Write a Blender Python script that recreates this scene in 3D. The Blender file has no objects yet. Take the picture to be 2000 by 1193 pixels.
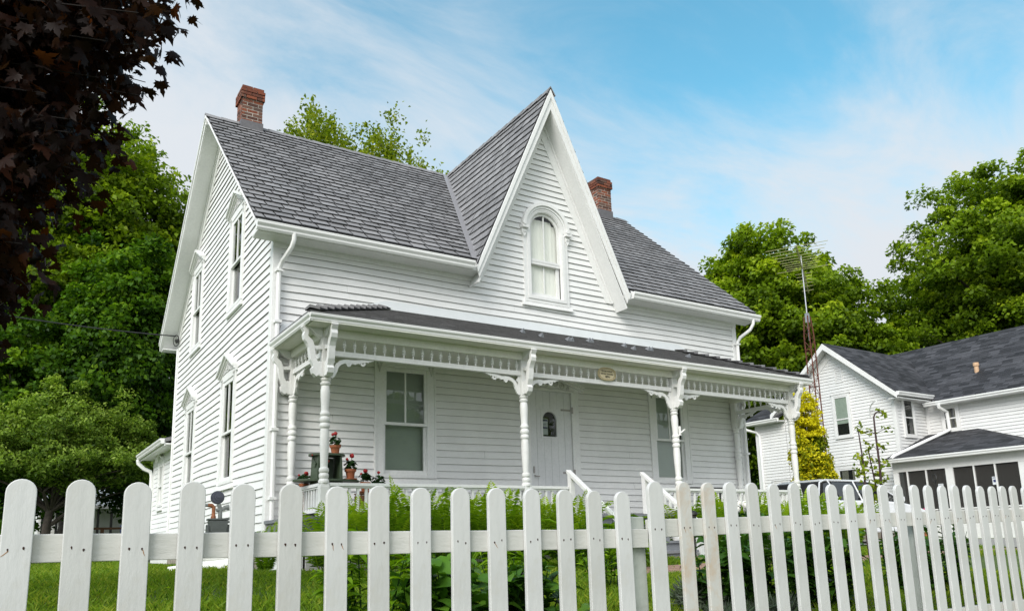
import bpy, bmesh, math, random
import numpy as np
from mathutils import Vector, Matrix
random.seed(7); rng = np.random.default_rng(11)
PI = math.pi
S = bpy.context.scene
COL = S.collection
def R(a): return math.radians(a)
# ------------------------------------------------------------------ helpers
class MB:
    """collects shapes, links them as ONE mesh object"""
    def __init__(s, M=None): s.v = []; s.f = []; s.M = M or (lambda a, b, c: (a, b, c))
    def add(s, vs, fs):
        n = len(s.v); s.v += [s.M(*p) for p in vs]; s.f += [tuple(i + n for i in f) for f in fs]
    def box(s, x0, x1, y0, y1, z0, z1):
        s.add([(x0,y0,z0),(x1,y0,z0),(x1,y1,z0),(x0,y1,z0),(x0,y0,z1),(x1,y0,z1),(x1,y1,z1),(x0,y1,z1)],
              [(0,3,2,1),(4,5,6,7),(0,1,5,4),(1,2,6,5),(2,3,7,6),(3,0,4,7)])
    def hexa(s, bot, top):
        s.add(list(bot) + list(top), [(0,3,2,1),(4,5,6,7),(0,1,5,4),(1,2,6,5),(2,3,7,6),(3,0,4,7)])
    def prism(s, pts, d0, d1, ax='y'):
        """pts: 2D outline; extruded along axis ax"""
        def P(a, b, d): return {'y': (a, d, b), 'x': (d, a, b), 'z': (a, b, d)}[ax]
        n = len(pts)
        s.add([P(a, b, d0) for a, b in pts] + [P(a, b, d1) for a, b in pts],
              [tuple(range(n))[::-1], tuple(range(n, 2*n))] + [(i, (i+1) % n, n+(i+1) % n, n+i) for i in range(n)])
    def ring(s, outer, inner, d0, d1, ax='y', closed=True):
        def P(a, b, d): return {'y': (a, d, b), 'x': (d, a, b), 'z': (a, b, d)}[ax]
        n = len(outer); vs = [P(a, b, d) for d in (d0, d1) for pl in (outer, inner) for a, b in pl]; fs = []
        for i in range(n if closed else n-1):
            j = (i+1) % n
            fs += [(i, j, n+j, n+i), (2*n+i, 3*n+i, 3*n+j, 2*n+j), (i, 2*n+i, 2*n+j, j), (n+i, n+j, 3*n+j, 3*n+i)]
        if not closed:
            for i in (0, n-1): fs.append((i, n+i, 3*n+i, 2*n+i))
        s.add(vs, fs)
    def lathe(s, prof, cx=0, cy=0, seg=14):
        """prof: (radius, z) pairs bottom to top"""
        vs = [(cx+r*math.cos(2*PI*k/seg), cy+r*math.sin(2*PI*k/seg), z) for r, z in prof for k in range(seg)]
        fs = [(i*seg+k, i*seg+(k+1) % seg, (i+1)*seg+(k+1) % seg, (i+1)*seg+k) for i in range(len(prof)-1) for k in range(seg)]
        fs += [tuple(range(seg))[::-1], tuple((len(prof)-1)*seg+k for k in range(seg))]
        s.add(vs, fs)
    def tube(s, pts, rad, seg=8, flat=None):
        pts = [Vector(p) for p in pts]; n = len(pts)
        rr = rad if isinstance(rad, (list, tuple)) else [rad]*n
        vs = []; up = Vector((0.13, 0.21, 0.97)); px = None
        for i, p in enumerate(pts):
            t = (pts[min(i+1, n-1)] - pts[max(i-1, 0)]).normalized()
            a = t.cross(up) if px is None else px - t*px.dot(t)
            if a.length < 1e-3: a = t.cross(Vector((1, 0, 0)))
            a.normalize(); b = t.cross(a); px = a
            for k in range(seg):
                q = p + (a*math.cos(2*PI*k/seg) + b*math.sin(2*PI*k/seg))*rr[i]
                vs.append(tuple(q))
        fs = [(i*seg+k, i*seg+(k+1) % seg, (i+1)*seg+(k+1) % seg, (i+1)*seg+k) for i in range(n-1) for k in range(seg)]
        fs += [tuple(range(seg))[::-1], tuple((n-1)*seg+k for k in range(seg))]
        s.add(vs, fs)
    def stroke(s, pts, w, d0, d1, ax='y'):
        """a flat sawn band following 2D points"""
        L = []; Rr = []; n = len(pts)
        for i, (a, b) in enumerate(pts):
            p0 = pts[max(i-1, 0)]; p1 = pts[min(i+1, n-1)]
            tx, tz = p1[0]-p0[0], p1[1]-p0[1]; l = math.hypot(tx, tz) or 1
            ww = (w[i] if isinstance(w, (list, tuple)) else w)/2
            L.append((a - tz/l*ww, b + tx/l*ww)); Rr.append((a + tz/l*ww, b - tx/l*ww))
        s.ring(L, Rr, d0, d1, ax, closed=False)
    def disc(s, a, b, r, d0, d1, ax='y', seg=12):
        s.prism([(a+r*math.cos(2*PI*k/seg), b+r*math.sin(2*PI*k/seg)) for k in range(seg)], d0, d1, ax)
    edge = None; pat = [1,0,1,1]
    def build(s, name, mat, parent=None, smooth=False, bevel=0, recalc=True, loc=None):
        me = bpy.data.meshes.new(name); me.from_pydata(s.v, [], s.f)
        if recalc:
            bm = bmesh.new(); bm.from_mesh(me); bmesh.ops.recalc_face_normals(bm, faces=bm.faces); bm.to_mesh(me); bm.free()
        me.materials.append(mat)
        if s.edge:
            me.materials.append(s.edge); me.polygons.foreach_set('material_index', np.tile(np.array(s.pat, dtype=np.int32), len(s.f)//len(s.pat)))
        if smooth:
            me.shade_smooth(); me.set_sharp_from_angle(angle=0.7)
        o = bpy.data.objects.new(name, me); COL.objects.link(o)
        if loc: o.location = loc
        if parent: o.parent = parent
        if bevel:
            b = o.modifiers.new('edge', 'BEVEL'); b.width = bevel; b.segments = 2; b.limit_method = 'ANGLE'
        return o
def mark(self): 
    if not hasattr(self, 'marks'): self.marks = []
    self.marks.append((len(self.v), len(self.f)))
def build_each(self, name, mat, parent=None, **k):
    """one object per marked piece"""
    ms = self.marks + [(len(self.v), len(self.f))]; out = []
    for (v0, f0), (v1, f1) in zip(ms[:-1], ms[1:]):
        if f1 > f0:
            m = MB(); m.edge = self.edge; m.pat = self.pat; m.v = self.v[v0:v1]; m.f = [tuple(i-v0 for i in f) for f in self.f[f0:f1]]; out.append(m.build(name, mat, parent, **k))
    return out
MB.mark = mark; MB.build_each = build_each
def tag(o, label=None, cat=None, group=None, kind=None):
    if label: o['label'] = label
    if cat: o['category'] = cat
    if group: o['group'] = group
    if kind: o['kind'] = kind
    return o
def thing(name, label, cat, loc=(0,0,0), group=None, rz=0):
    o = bpy.data.objects.new(name, None); COL.objects.link(o); o.empty_display_size = .2
    o.location = loc; o.rotation_euler.z = rz
    return tag(o, label, cat, group)
def copy_tree(o, parent=None):
    c = o.copy(); COL.objects.link(c)
    if parent: c.parent = parent
    for ch in list(o.children): copy_tree(ch, c)
    return c
# ------------------------------------------------------------------ materials
def newmat(name):
    m = bpy.data.materials.new(name); m.use_nodes = True; nt = m.node_tree
    return m, nt, nt.nodes['Principled BSDF'], nt.nodes, nt.links
def ramp(nodes, stops, interp='LINEAR'):
    r = nodes.new('ShaderNodeValToRGB'); r.color_ramp.interpolation = interp
    els = r.color_ramp.elements
    while len(els) < len(stops): els.new(.5)
    for e, (p, c) in zip(els, stops): e.position = p; e.color = (*c, 1) if len(c) == 3 else c
    return r
def noise(nodes, links, scale, detail=4, rough=.55, vec=None, dist=0):
    n = nodes.new('ShaderNodeTexNoise'); n.inputs['Scale'].default_value = scale; n.inputs['Detail'].default_value = detail
    n.inputs['Roughness'].default_value = rough; n.inputs['Distortion'].default_value = dist
    if vec is None:
        tc = nodes.new('ShaderNodeTexCoord'); vec = tc.outputs['Object']
    links.new(vec, n.inputs['Vector']); return n
def stretch(nodes, links, sc):
    tc = nodes.new('ShaderNodeTexCoord'); mp = nodes.new('ShaderNodeMapping'); mp.inputs['Scale'].default_value = sc
    links.new(tc.outputs['Object'], mp.inputs['Vector']); return mp.outputs['Vector']
def mixc(nodes, links, fac, a, b, mode='MIX'):
    m = nodes.new('ShaderNodeMix'); m.data_type = 'RGBA'; m.blend_type = mode
    def put(sock, v):
        if hasattr(v, 'is_linked') or hasattr(v, 'node'): links.new(v, sock)
        else: sock.default_value = v if isinstance(v, float) else ((*v, 1) if len(v) == 3 else v)
    put(m.inputs[0], fac); put(m.inputs[6], a); put(m.inputs[7], b); return m.outputs[2]
def bump(nodes, links, b, src, strength, dist=.01):
    n = nodes.new('ShaderNodeBump'); n.inputs['Strength'].default_value = strength; n.inputs['Distance'].default_value = dist
    links.new(src, n.inputs['Height']); links.new(n.outputs['Normal'], b.inputs['Normal']); return n
def paint(name, c, rough=.5,  var=.07, dirt=0., dirtc=(.42,.36,.27), bstr=.25, sc=(1,1,1), flake=0., lapshade=False):
    m, nt, b, N, L = newmat(name)
    n1 = noise(N, L, 2.2, 6, .6); n2 = noise(N, L, 26, 5, .65, stretch(N, L, sc))
    lo = tuple(x*(1-var*2) for x in c); hi = tuple(min(1, x*(1+var*.4)) for x in c)
    r = ramp(N, [(.3, lo), (.62, hi)]); L.new(n1.outputs['Fac'], r.inputs['Fac'])
    r2 = ramp(N, [(.25, (.95,.95,.95) if flake else (.9,.9,.9)), (.6, (1,1,1))]); L.new(n2.outputs['Fac'], r2.inputs['Fac'])
    col = mixc(N, L, 1., r.outputs['Color'], r2.outputs['Color'], 'MULTIPLY')
    if dirt:
        n3 = noise(N, L, 5.5, 7, .7, None, .4); r3 = ramp(N, [(.58-.12*dirt, (0,0,0)), (.80-.1*dirt, (1,1,1))]); L.new(n3.outputs['Fac'], r3.inputs['Fac'])
        mm = N.new('ShaderNodeMath'); mm.operation = 'MULTIPLY'; mm.inputs[1].default_value = min(1., dirt); L.new(r3.outputs['Color'], mm.inputs[0])
        col = mixc(N, L, mm.outputs[0], col, dirtc)
    if flake:
        n4 = noise(N, L, 60, 5, .7); r4 = ramp(N, [(.69, (0,0,0)), (.73, (1,1,1))]); L.new(n4.outputs['Fac'], r4.inputs['Fac'])
        mm = N.new('ShaderNodeMath'); mm.operation = 'MULTIPLY'; mm.inputs[1].default_value = flake; L.new(r4.outputs['Color'], mm.inputs[0])
        col = mixc(N, L, mm.outputs[0], col, (.38,.33,.27))
    oi = N.new('ShaderNodeObjectInfo'); ro = ramp(N, [(0, (.90,.895,.875)), (.5, (.985,.985,.98)), (1, (1.04,1.04,1.045))]); L.new(oi.outputs['Random'], ro.inputs['Fac'])
    if flake: col = mixc(N, L, 1., col, ro.outputs['Color'], 'MULTIPLY')
    if lapshade:   # shadow under each lap, painted dark onto the down-facing butts
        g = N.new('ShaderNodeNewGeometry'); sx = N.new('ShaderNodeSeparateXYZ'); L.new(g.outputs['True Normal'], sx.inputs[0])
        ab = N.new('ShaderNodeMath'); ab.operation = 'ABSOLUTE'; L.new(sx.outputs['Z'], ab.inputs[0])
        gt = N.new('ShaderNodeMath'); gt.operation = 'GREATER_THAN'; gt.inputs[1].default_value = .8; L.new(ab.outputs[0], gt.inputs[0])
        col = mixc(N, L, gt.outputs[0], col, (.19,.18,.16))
    L.new(col, b.inputs['Base Color']); b.inputs['Roughness'].default_value = rough
    if bstr: bump(N, L, b, n2.outputs['Fac'], bstr, .004)
    return m
def plain(name, c, rough=.5, metal=0., var=.15, sc=14, bstr=.1):
    m, nt, b, N, L = newmat(name)
    n = noise(N, L, sc, 5, .6)
    r = ramp(N, [(.3, tuple(x*(1-var) for x in c)), (.7, tuple(min(1, x*(1+var)) for x in c))]); L.new(n.outputs['Fac'], r.inputs['Fac'])
    L.new(r.outputs['Color'], b.inputs['Base Color']); b.inputs['Roughness'].default_value = rough; b.inputs['Metallic'].default_value = metal
    if bstr: bump(N, L, b, n.outputs['Fac'], bstr, .004)
    return m
def leafmat(name, stops, trans=.35, rough=.45, tgain=1.25):
    """colour by the per-leaf attribute 'shade'"""
    m, nt, b, N, L = newmat(name)
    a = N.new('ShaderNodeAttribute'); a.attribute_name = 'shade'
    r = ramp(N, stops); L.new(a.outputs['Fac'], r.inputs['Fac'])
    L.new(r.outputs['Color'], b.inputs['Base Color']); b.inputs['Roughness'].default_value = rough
    b.inputs['Specular IOR Level'].default_value = .14
    t = N.new('ShaderNodeBsdfTranslucent')
    tc = mixc(N, L, 1., r.outputs['Color'], (tgain, tgain*1.05, tgain*.45), 'MULTIPLY'); L.new(tc, t.inputs['Color'])
    mx = N.new('ShaderNodeMixShader'); mx.inputs[0].default_value = trans
    L.new(b.outputs[0], mx.inputs[1]); L.new(t.outputs[0], mx.inputs[2]); L.new(mx.outputs[0], N['Material Output'].inputs['Surface'])
    return m
def glassmat(name, tint=(.75,.8,.78), ior=1.5, gl=1.0):
    m, nt, b, N, L = newmat(name); N.remove(b)
    tr = N.new('ShaderNodeBsdfTransparent'); tr.inputs['Color'].default_value = (*tint, 1)
    g = N.new('ShaderNodeBsdfGlossy'); g.inputs['Roughness'].default_value = .015
    nz = noise(N, L, 1.6, 2, .5); bp = N.new('ShaderNodeBump'); bp.inputs['Strength'].default_value = .12; bp.inputs['Distance'].default_value = .02
    L.new(nz.outputs['Fac'], bp.inputs['Height']); L.new(bp.outputs[0], g.inputs['Normal'])
    lw = N.new('ShaderNodeLayerWeight'); lw.inputs['Blend'].default_value = .5
    pw_ = N.new('ShaderNodeMath'); pw_.operation = 'POWER'; pw_.inputs[1].default_value = 5.; L.new(lw.outputs['Facing'], pw_.inputs[0])
    f0 = ((ior-1)/(ior+1))**2*2*gl
    ml = N.new('ShaderNodeMath'); ml.operation = 'MULTIPLY_ADD'; ml.inputs[1].default_value = 1-f0; ml.inputs[2].default_value = f0; ml.use_clamp = True
    L.new(pw_.outputs[0], ml.inputs[0]); mx = N.new('ShaderNodeMixShader')
    L.new(ml.outputs[0], mx.inputs[0]); L.new(tr.outputs[0], mx.inputs[1]); L.new(g.outputs[0], mx.inputs[2])
    L.new(mx.outputs[0], N['Material Output'].inputs['Surface']); return m
def shinglemat(name, c, var=.3, rough=.75):
    m, nt, b, N, L = newmat(name)
    g = N.new('ShaderNodeNewGeometry')
    r = ramp(N, [(0, tuple(x*(1-var) for x in c)), (.55, c), (1, tuple(x*(1+var) for x in c))]); L.new(g.outputs['Random Per Island'], r.inputs['Fac'])
    n = noise(N, L, 30, 5, .7); r2 = ramp(N, [(.3, (.72,.72,.72)), (.7, (1.15,1.15,1.15))]); L.new(n.outputs['Fac'], r2.inputs['Fac'])
    n3 = noise(N, L, .9, 4, .6); r3 = ramp(N, [(.3, (.82,.82,.82)), (.7, (1.12,1.1,1.08))]); L.new(n3.outputs['Fac'], r3.inputs['Fac'])
    c1 = mixc(N, L, 1., r.outputs['Color'], r2.outputs['Color'], 'MULTIPLY'); c2 = mixc(N, L, 1., c1, r3.outputs['Color'], 'MULTIPLY')
    L.new(c2, b.inputs['Base Color']); b.inputs['Roughness'].default_value = rough; b.inputs['Specular IOR Level'].default_value = .3
    bump(N, L, b, n.outputs['Fac'], .35, .006); return m
def brickmat(name):
    m, nt, b, N, L = newmat(name)
    g = N.new('ShaderNodeNewGeometry')
    r = ramp(N, [(0, (.055,.032,.026)), (.25, (.12,.042,.026)), (.5, (.20,.055,.026)), (.72, (.27,.075,.034)), (.88, (.16,.08,.055)), (1, (.09,.06,.05))]); L.new(g.outputs['Random Per Island'], r.inputs['Fac'])
    n = noise(N, L, 40, 6, .7); r2 = ramp(N, [(.3, (.6,.6,.6)), (.7, (1.1,1.1,1.1))]); L.new(n.outputs['Fac'], r2.inputs['Fac'])
    c1 = mixc(N, L, 1., r.outputs['Color'], r2.outputs['Color'], 'MULTIPLY'); L.new(c1, b.inputs['Base Color'])
    b.inputs['Roughness'].default_value = .9; bump(N, L, b, n.outputs['Fac'], .6, .01); return m
WHITE = paint('white_clapboard_paint', (.80,.80,.79), .5, .035, .16, (.50,.47,.40), .22, (.35,.35,2.2), .18, True)
TRIM = paint('white_trim_paint', (.80,.80,.785), .42, .03, .05, (.5,.47,.4), .12)
SOFFIT = paint('white_soffit_paint', (.76,.765,.75), .5, .03, 0, bstr=.1)
POSTP = paint('flaking_post_paint', (.79,.79,.77), .5, .05, .2, (.5,.47,.42), .5, flake=.5)
PICKET = paint('picket_paint', (.595,.595,.585), .5, .06, .42, (.44,.41,.33), .55, (1.,1.,.3), flake=.45)
PICKETD = paint('stained_picket_paint', (.56,.55,.52), .55, .05, .95, (.50,.37,.25), .7, (1.,1.,.16), flake=.4)
RAILP = paint('rail_paint', (.60,.595,.565), .5, .06, .3, (.46,.42,.33), .8, (.25,1.,1.), flake=.35)
OLDPOST = paint('weathered_post_paint', (.5,.53,.48), .7, .14, .55, (.30,.31,.26), .8, (1,1,.15), flake=.6)
GREYP = paint('grey_deck_paint', (.21,.22,.235), .55, .1, .2, (.3,.27,.22))
VINYL = paint('white_vinyl', (.76,.755,.74), .45, .03, .08, (.5,.48,.42), .05, lapshade=True)
SHING = shinglemat('grey_shingle', (.232,.229,.234), .18)
PSHING = shinglemat('porch_shingle', (.17,.165,.165), .42)
ASPH = shinglemat('asphalt_shingle', (.045,.045,.050), .6)
BRICK = brickmat('old_red_brick'); MORTAR = plain('mortar', (.42,.38,.33), .9)
PORCHT = paint('porch_bounce_tint', (.79,.785,.715), .45, .03, .1, (.5,.47,.36), .1)  # tinted yellow-green to stand in for light bounced off the lawn
SCROLL = paint('carved_trim_shade', (.60,.60,.585), .5, .06, .2, (.4,.37,.3), .2)  # darker than the trim: paints in the shade of the carving's crevices
FLASH = plain('grey_flashing', (.14,.135,.14), .5, .3)
WFLASH = plain('white_flashing', (.74,.77,.78), .4, 0, .03, 6, .03)
ALU = plain('white_aluminium', (.80,.80,.785), .32, 0, .03, 3, .02)
BLIND = plain('pale_blind', (.46,.51,.45), .8, 0, .06, 3)
BLINDW = plain('white_blind', (.88,.88,.83), .8, 0, .03, 3)
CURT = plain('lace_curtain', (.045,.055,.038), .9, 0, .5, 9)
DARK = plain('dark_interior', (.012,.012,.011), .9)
GLASS = glassmat('window_glass', (.78,.82,.79), 1.55, 1.25)
SGLASS = glassmat('side_window_glass', (.70,.76,.70), 1.6, 1.1)
STONE = plain('field_stone', (.25,.22,.18), .9, 0, .4, 8, .8)
SHADOWL = plain('dark_seam', (.05,.05,.045), .9)
TERRA = plain('terracotta', (.34,.11,.045), .75, 0, .2, 20)
STANDG = plain('dark_green_paint', (.045,.068,.035), .5, 0, .15)
RED = plain('red_petals', (.42,.010,.012), .5, 0, .35, 40)
WPET = plain('white_petals', (.78,.76,.70), .5, 0, .06, 40)
PINK = plain('pink_petals', (.55,.03,.16), .5, 0, .3, 40)
YPET = plain('yellow_petals', (.75,.5,.02), .5, 0, .2, 40)
RUST = plain('rusty_steel', (.115,.036,.022), .8, .2, .45, 9, .4)
ROD = plain('weathered_antenna_rod', (.34,.33,.15), .6, .0, .2)
MAST = plain('galvanised_mast', (.36,.37,.40), .45, .6, .15)
METER = plain('meter_grey', (.075,.085,.082), .5, .2, .15)
METERL = plain('pipe_grey', (.17,.185,.18), .5, .2, .15)
COPPER = plain('rusty_pipe', (.26,.10,.045), .6, .3, .3)
NAIL = plain('rusty_nail', (.035,.014,.008), .9, 0, .5, 90)
SMEAR = plain('rust_streak', (.34,.19,.10), .9, 0, .3, 90)
BARK = plain('grey_bark', (.055,.045,.036), .95, 0, .45, 9, .9)
DBARK = plain('purple_bark', (.016,.011,.010), .95, 0, .4, 12, .8)
CANE = plain('purple_cane', (.035,.013,.012), .7, 0, .3, 20)
SCREEN = plain('insect_screen', (.022,.021,.019), .65, 0, .2, 2)
BLACKM = plain('black_metal', (.012,.012,.012), .5)
CABLE = plain('black_cable', (.015,.015,.016), .6)
IVORY = plain('cream_enamel', (.70,.60,.38), .4, 0, .05, 6, .05)
INK = plain('black_ink', (.012,.012,.012), .6)
PAPER = plain('white_paper', (.66,.68,.70), .7, 0, .04)
BLUE = plain('blue_plastic', (.01,.06,.38), .45)
NAVY = plain('navy_ink', (.02,.03,.12), .6)
DECKW = plain('brown_deck_wood', (.21,.10,.05), .75, 0, .25)
MULCH = plain('mulch', (.075,.055,.042), .95, 0, .5, 25, .9)
PATHM = plain('brick_path', (.30,.18,.13), .9, 0, .35, 10, .6)
CARP = plain('white_car_paint', (.74,.75,.76), .18, 0, .02, 2, 0)
CARG = glassmat('car_glass', (.10,.14,.14), 1.6, 1.6)
TYRE = plain('tyre_rubber', (.012,.012,.013), .8)
CHROME = plain('wheel_alloy', (.45,.46,.47), .3, .9, .1)
URN = plain('white_urn_plaster', (.74,.74,.70), .45, 0, .06, 12, .25)
GREYSH = plain('grey_awning', (.32,.33,.33), .7)
SOIL = plain('potting_soil', (.03,.02,.014), .95)
G_MAPLE = leafmat('maple_leaf', [(0,(.048,.09,.004)),(.5,(.175,.275,.010)),(1,(.38,.47,.02))], .42)
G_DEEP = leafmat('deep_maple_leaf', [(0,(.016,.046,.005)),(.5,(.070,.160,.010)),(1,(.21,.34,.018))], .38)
G_LIGHT = leafmat('light_leaf', [(0,(.05,.10,.012)),(.5,(.20,.31,.04)),(1,(.40,.50,.10))], .4)
G_LIME = leafmat('lime_leaf', [(0,(.06,.11,.010)),(.5,(.20,.27,.015)),(1,(.40,.42,.03))], .42)
G_FERN = leafmat('fern_leaf', [(0,(.035,.085,.006)),(.5,(.155,.29,.010)),(1,(.36,.50,.022))], .42)
G_BROAD = leafmat('broad_leaf', [(0,(.03,.09,.010)),(.5,(.08,.19,.018)),(1,(.17,.30,.03))], .3, .35)
G_DARK = leafmat('dark_leaf', [(0,(.018,.055,.010)),(.5,(.048,.125,.014)),(1,(.11,.22,.022))], .28, .35)
G_GOLD = leafmat('gold_leaf', [(0,(.06,.11,.006)),(.35,(.25,.29,.010)),(.6,(.60,.54,.012)),(1,(.80,.72,.025))], .3)
G_GRASS = leafmat('grass_blade', [(0,(.075,.14,.010)),(.5,(.14,.24,.015)),(1,(.29,.33,.035))], .35)
G_LAV = leafmat('lavender_leaf', [(0,(.05,.055,.05)),(.5,(.085,.11,.07)),(1,(.13,.19,.10))], .2)
G_PURP = leafmat('purple_maple_leaf', [(0,(.006,.0026,.0018)),(.5,(.013,.0048,.0026)),(.8,(.030,.009,.0036)),(1,(.080,.020,.005))], .42, .5, 2.6)
G_GERA = leafmat('geranium_leaf', [(0,(.015,.045,.010)),(1,(.05,.12,.02))], .25)
# ------------------------------------------------------------------ ground
def sst(a, b, x):
    t = np.clip((x-a)/(b-a), 0, 1); return t*t*(3-2*t)
def gz(x, y):
    y = np.asarray(y, float); x = np.asarray(x, float)
    z = np.interp(y, [-400,-10.8,-9.6,-8.6,-7.6,-6.6,-4.2,-2.5,60,500], [-.62,-.62,-.2,.22,.40,.51,.63,.67,.60,.4])
    return z + .012*np.sin(x*1.3+y*.7)*np.clip((y+9)/2, 0, 1)
def g1(x, y): return float(gz(x, y))
def ground():
    xs = np.concatenate([[-500,-200,-90,-40,-20,-12], np.arange(-8, 26, .5), [30,40,60,100,200,500]])
    ys = np.concatenate([[-300,-100,-40,-20,-13], np.arange(-11.5, 12, .4), [14,18,25,40,70,130,260,600]])
    X, Y = np.meshgrid(xs, ys); Z = gz(X, Y)
    v = np.stack([X.ravel(), Y.ravel(), Z.ravel()], 1).tolist(); nx = len(xs)
    f = [(j*nx+i, j*nx+i+1, (j+1)*nx+i+1, (j+1)*nx+i) for j in range(len(ys)-1) for i in range(nx-1)]
    m, nt, b, N, L = newmat('lawn_soil')
    n = noise(N, L, 1.3, 6, .65); n2 = noise(N, L, 40, 4, .7)
    r = ramp(N, [(.3, (.05,.09,.012)), (.55, (.085,.14,.016)), (.75, (.13,.155,.03))]); L.new(n.outputs['Fac'], r.inputs['Fac'])
    r2 = ramp(N, [(.3, (.5,.5,.5)), (.7, (1.2,1.2,1.2))]); L.new(n2.outputs['Fac'], r2.inputs['Fac'])
    L.new(mixc(N, L, 1., r.outputs['Color'], r2.outputs['Color'], 'MULTIPLY'), b.inputs['Base Color']); b.inputs['Roughness'].default_value = .95
    bump(N, L, b, n2.outputs['Fac'], .8, .03)
    o = MB(); o.v = v; o.f = f; tag(o.build('ground', m, smooth=True, recalc=False), kind='structure')
ground()
def sheet(name, m, x0, x1, y0, y1, lift, n=14):
    mb = MB(); xs = np.linspace(x0, x1, n); ys = np.linspace(y0, y1, n)
    mb.v = [(x, y, g1(x, y)+lift) for y in ys for x in xs]
    mb.f = [(j*n+i, j*n+i+1, (j+1)*n+i+1, (j+1)*n+i) for j in range(n-1) for i in range(n-1)]
    return tag(mb.build(name, m, recalc=False), kind='structure')
sheet('brick_path', PATHM, 2.2, 11, -5.25, -4.55, .015)
sheet('path', PATHM, 4.35, 5.65, -4.54, -2.75, .016)
sheet('planting_bed', MULCH, -.1, 4.1, -3.0, -1.5, .012)
sheet('planting_bed', MULCH, 5.9, 10.3, -3.0, -1.5, .013)
sheet('planting_bed', MULCH, -.1, 4.2, -8.05, -6.9, .014, 24)
sheet('driveway', plain('gravel_drive', (.24,.23,.21), .95, 0, .3, 30, .7), 11.2, 18.6, -9.0, 6, .02)
# ------------------------------------------------------------------ siding and shingles
def siding(mb, z0, z1, course, lim, holes=(), wav=.004, lap=.018, joints=3.2, flip=1, breaks=.5):
    """lapped boards on a wall; local coords (u, n outward, z)"""
    k = 0; z = z0
    while z < z1 - .01:
        zt = min(z + course, z1); zm = (z+zt)/2
        a0, a1 = lim(z); b0, b1 = lim(zt)
        segs = [(max(a0, b0) if False else a0, a1, b0, b1)]
        cuts = sorted([(h0, h1) for h0, h1, c0, c1 in holes if c0 < zm < c1])
        ivs = []; cur = None; left = (a0, b0)
        for h0, h1 in cuts:
            ivs.append((left[0], h0, left[1], h0)); left = (h1, h1)
        ivs.append((left[0], a1, left[1], b1))
        for (l0, r0, l1, r1) in ivs:
            if r0 - l0 < .02: continue
            # random joints
            ps = [0.]; rl = r0 - l0; p = random.uniform(.8, joints)
            while p < rl - .4: ps.append(p/rl); p += random.uniform(1.4, joints*1.5)
            ps.append(1.)
            for s0, s1 in zip(ps[:-1], ps[1:]):
                n = max(1, int((s1-s0)*rl/breaks)); dn = random.uniform(-.002, .002); dz = random.uniform(-.0015, .0015)
                vs = []; fs = []
                for i in range(n+1):
                    s = s0 + (s1-s0)*i/n
                    if i == n and s1 < 1: s -= .003/rl
                    ub = l0 + (r0-l0)*s; ut = l1 + (r1-l1)*s
                    w = wav*(math.sin(ub*1.9+z*2.3) + .8*math.sin(ub*.83-z*1.7+2)+.4*math.sin(ub*4.1+k*1.3)) + dz
                    vs += [(ub, .004, z+w), (ub, lap+dn, z+w), (ut, .006+dn, zt+w+.006)]
                for i in range(n):
                    a = 3*i; fs += [(a, a+3, a+4, a+1), (a+1, a+4, a+5, a+2)]
                fs += [(0, 1, 2), (3*n, 3*n+2, 3*n+1)]
                mb.add(vs, fs)
        z = zt; k += 1
def shingles(mb, P, vmax, expo, width, lim, th=.016, jit=.004, gap=.004):
    """P(u, v, h): point on the slope, v up the slope from the eave, h off it"""
    v = 0.; row = 0
    while v < vmax - .02:
        vt = min(v + expo*1.25, vmax); off = (row % 2)*width*.5 + random.uniform(-.06, .06)*width
        for (a0, a1, b0, b1) in [(A[0], A[1], B[0], B[1]) for A, B in zip(lim(v), lim(vt))]:
            lo = min(a0, b0); hi = max(a1, b1)
            u = lo - off - width*.3
            while u < hi:
                w = width*random.uniform(.9, 1.1); u1 = u + w - gap
                q = [max(u, a0), min(u1, a1), min(u1, b1), max(u, b0)]
                if q[1] - q[0] > .012 or q[2] - q[3] > .012:
                    if q[1] < q[0]: q[0] = q[1] = (a0 if u1 < a0 else a1)
                    if q[2] < q[3]: q[2] = q[3] = (b0 if u1 < b0 else b1)
                    h = th + random.uniform(-jit, jit)*.6; dv = random.uniform(-jit, jit)
                    mb.add([P(q[0], v+dv, 0), P(q[1], v+dv, 0), P(q[1], v+dv, h), P(q[0], v+dv, h), P(q[2], vt, .003), P(q[3], vt, .003)],
                           [(0,1,2,3), (3,2,4,5), (0,3,5), (1,4,2)])
                u += w
        v += expo; row += 1
# ------------------------------------------------------------------ main house
W, D = 10.0, 7.57
HS = thing('farmhouse', 'white clapboard farmhouse with steep centre gable, grey shingle roof and full front porch', 'house')
FR = lambda u, n, z: (u, -n, z)          # front wall
SD = lambda u, n, z: (-n, u, z)          # left side wall
RS = lambda u, n, z: (W+n, u, z)         # right side wall
BK = lambda u, n, z: (u, D+n, z)
RY, RZ, SL = 3.785, 9.37, .903           # ridge, main pitch
EY = -.31                                # roof edge
OV = .377
GX, GS = 5.0, 2.25                       # gable ridge x, gable pitch
def mroof(y): return RZ - SL*abs(y - RY)
GLX = 0.06
front_holes = [(1.76,2.52,2.02,3.70), (7.48,8.24,2.02,3.70), (4.50,5.45,1.33,3.55), (4.62,5.38,5.28,6.98)]
side_holes = [(2.09,2.81,2.08,3.80), (5.32,6.04,2.08,3.80), (1.92,2.64,5.13,6.74), (5.22,5.94,5.13,6.74)]
mb = MB(FR)
siding(mb, .95, 5.42, .1145, lambda z: (.0, W), front_holes, .006, .026, 6.)
siding(mb, 5.42, 8.62, .1145, lambda z: (GX-(8.72-z)/2.14, GX+(8.72-z)/2.14), front_holes, .002, .026, 6.)
fw = mb.build('front_wall', WHITE, HS, recalc=False)
mb = MB(SD)
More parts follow.
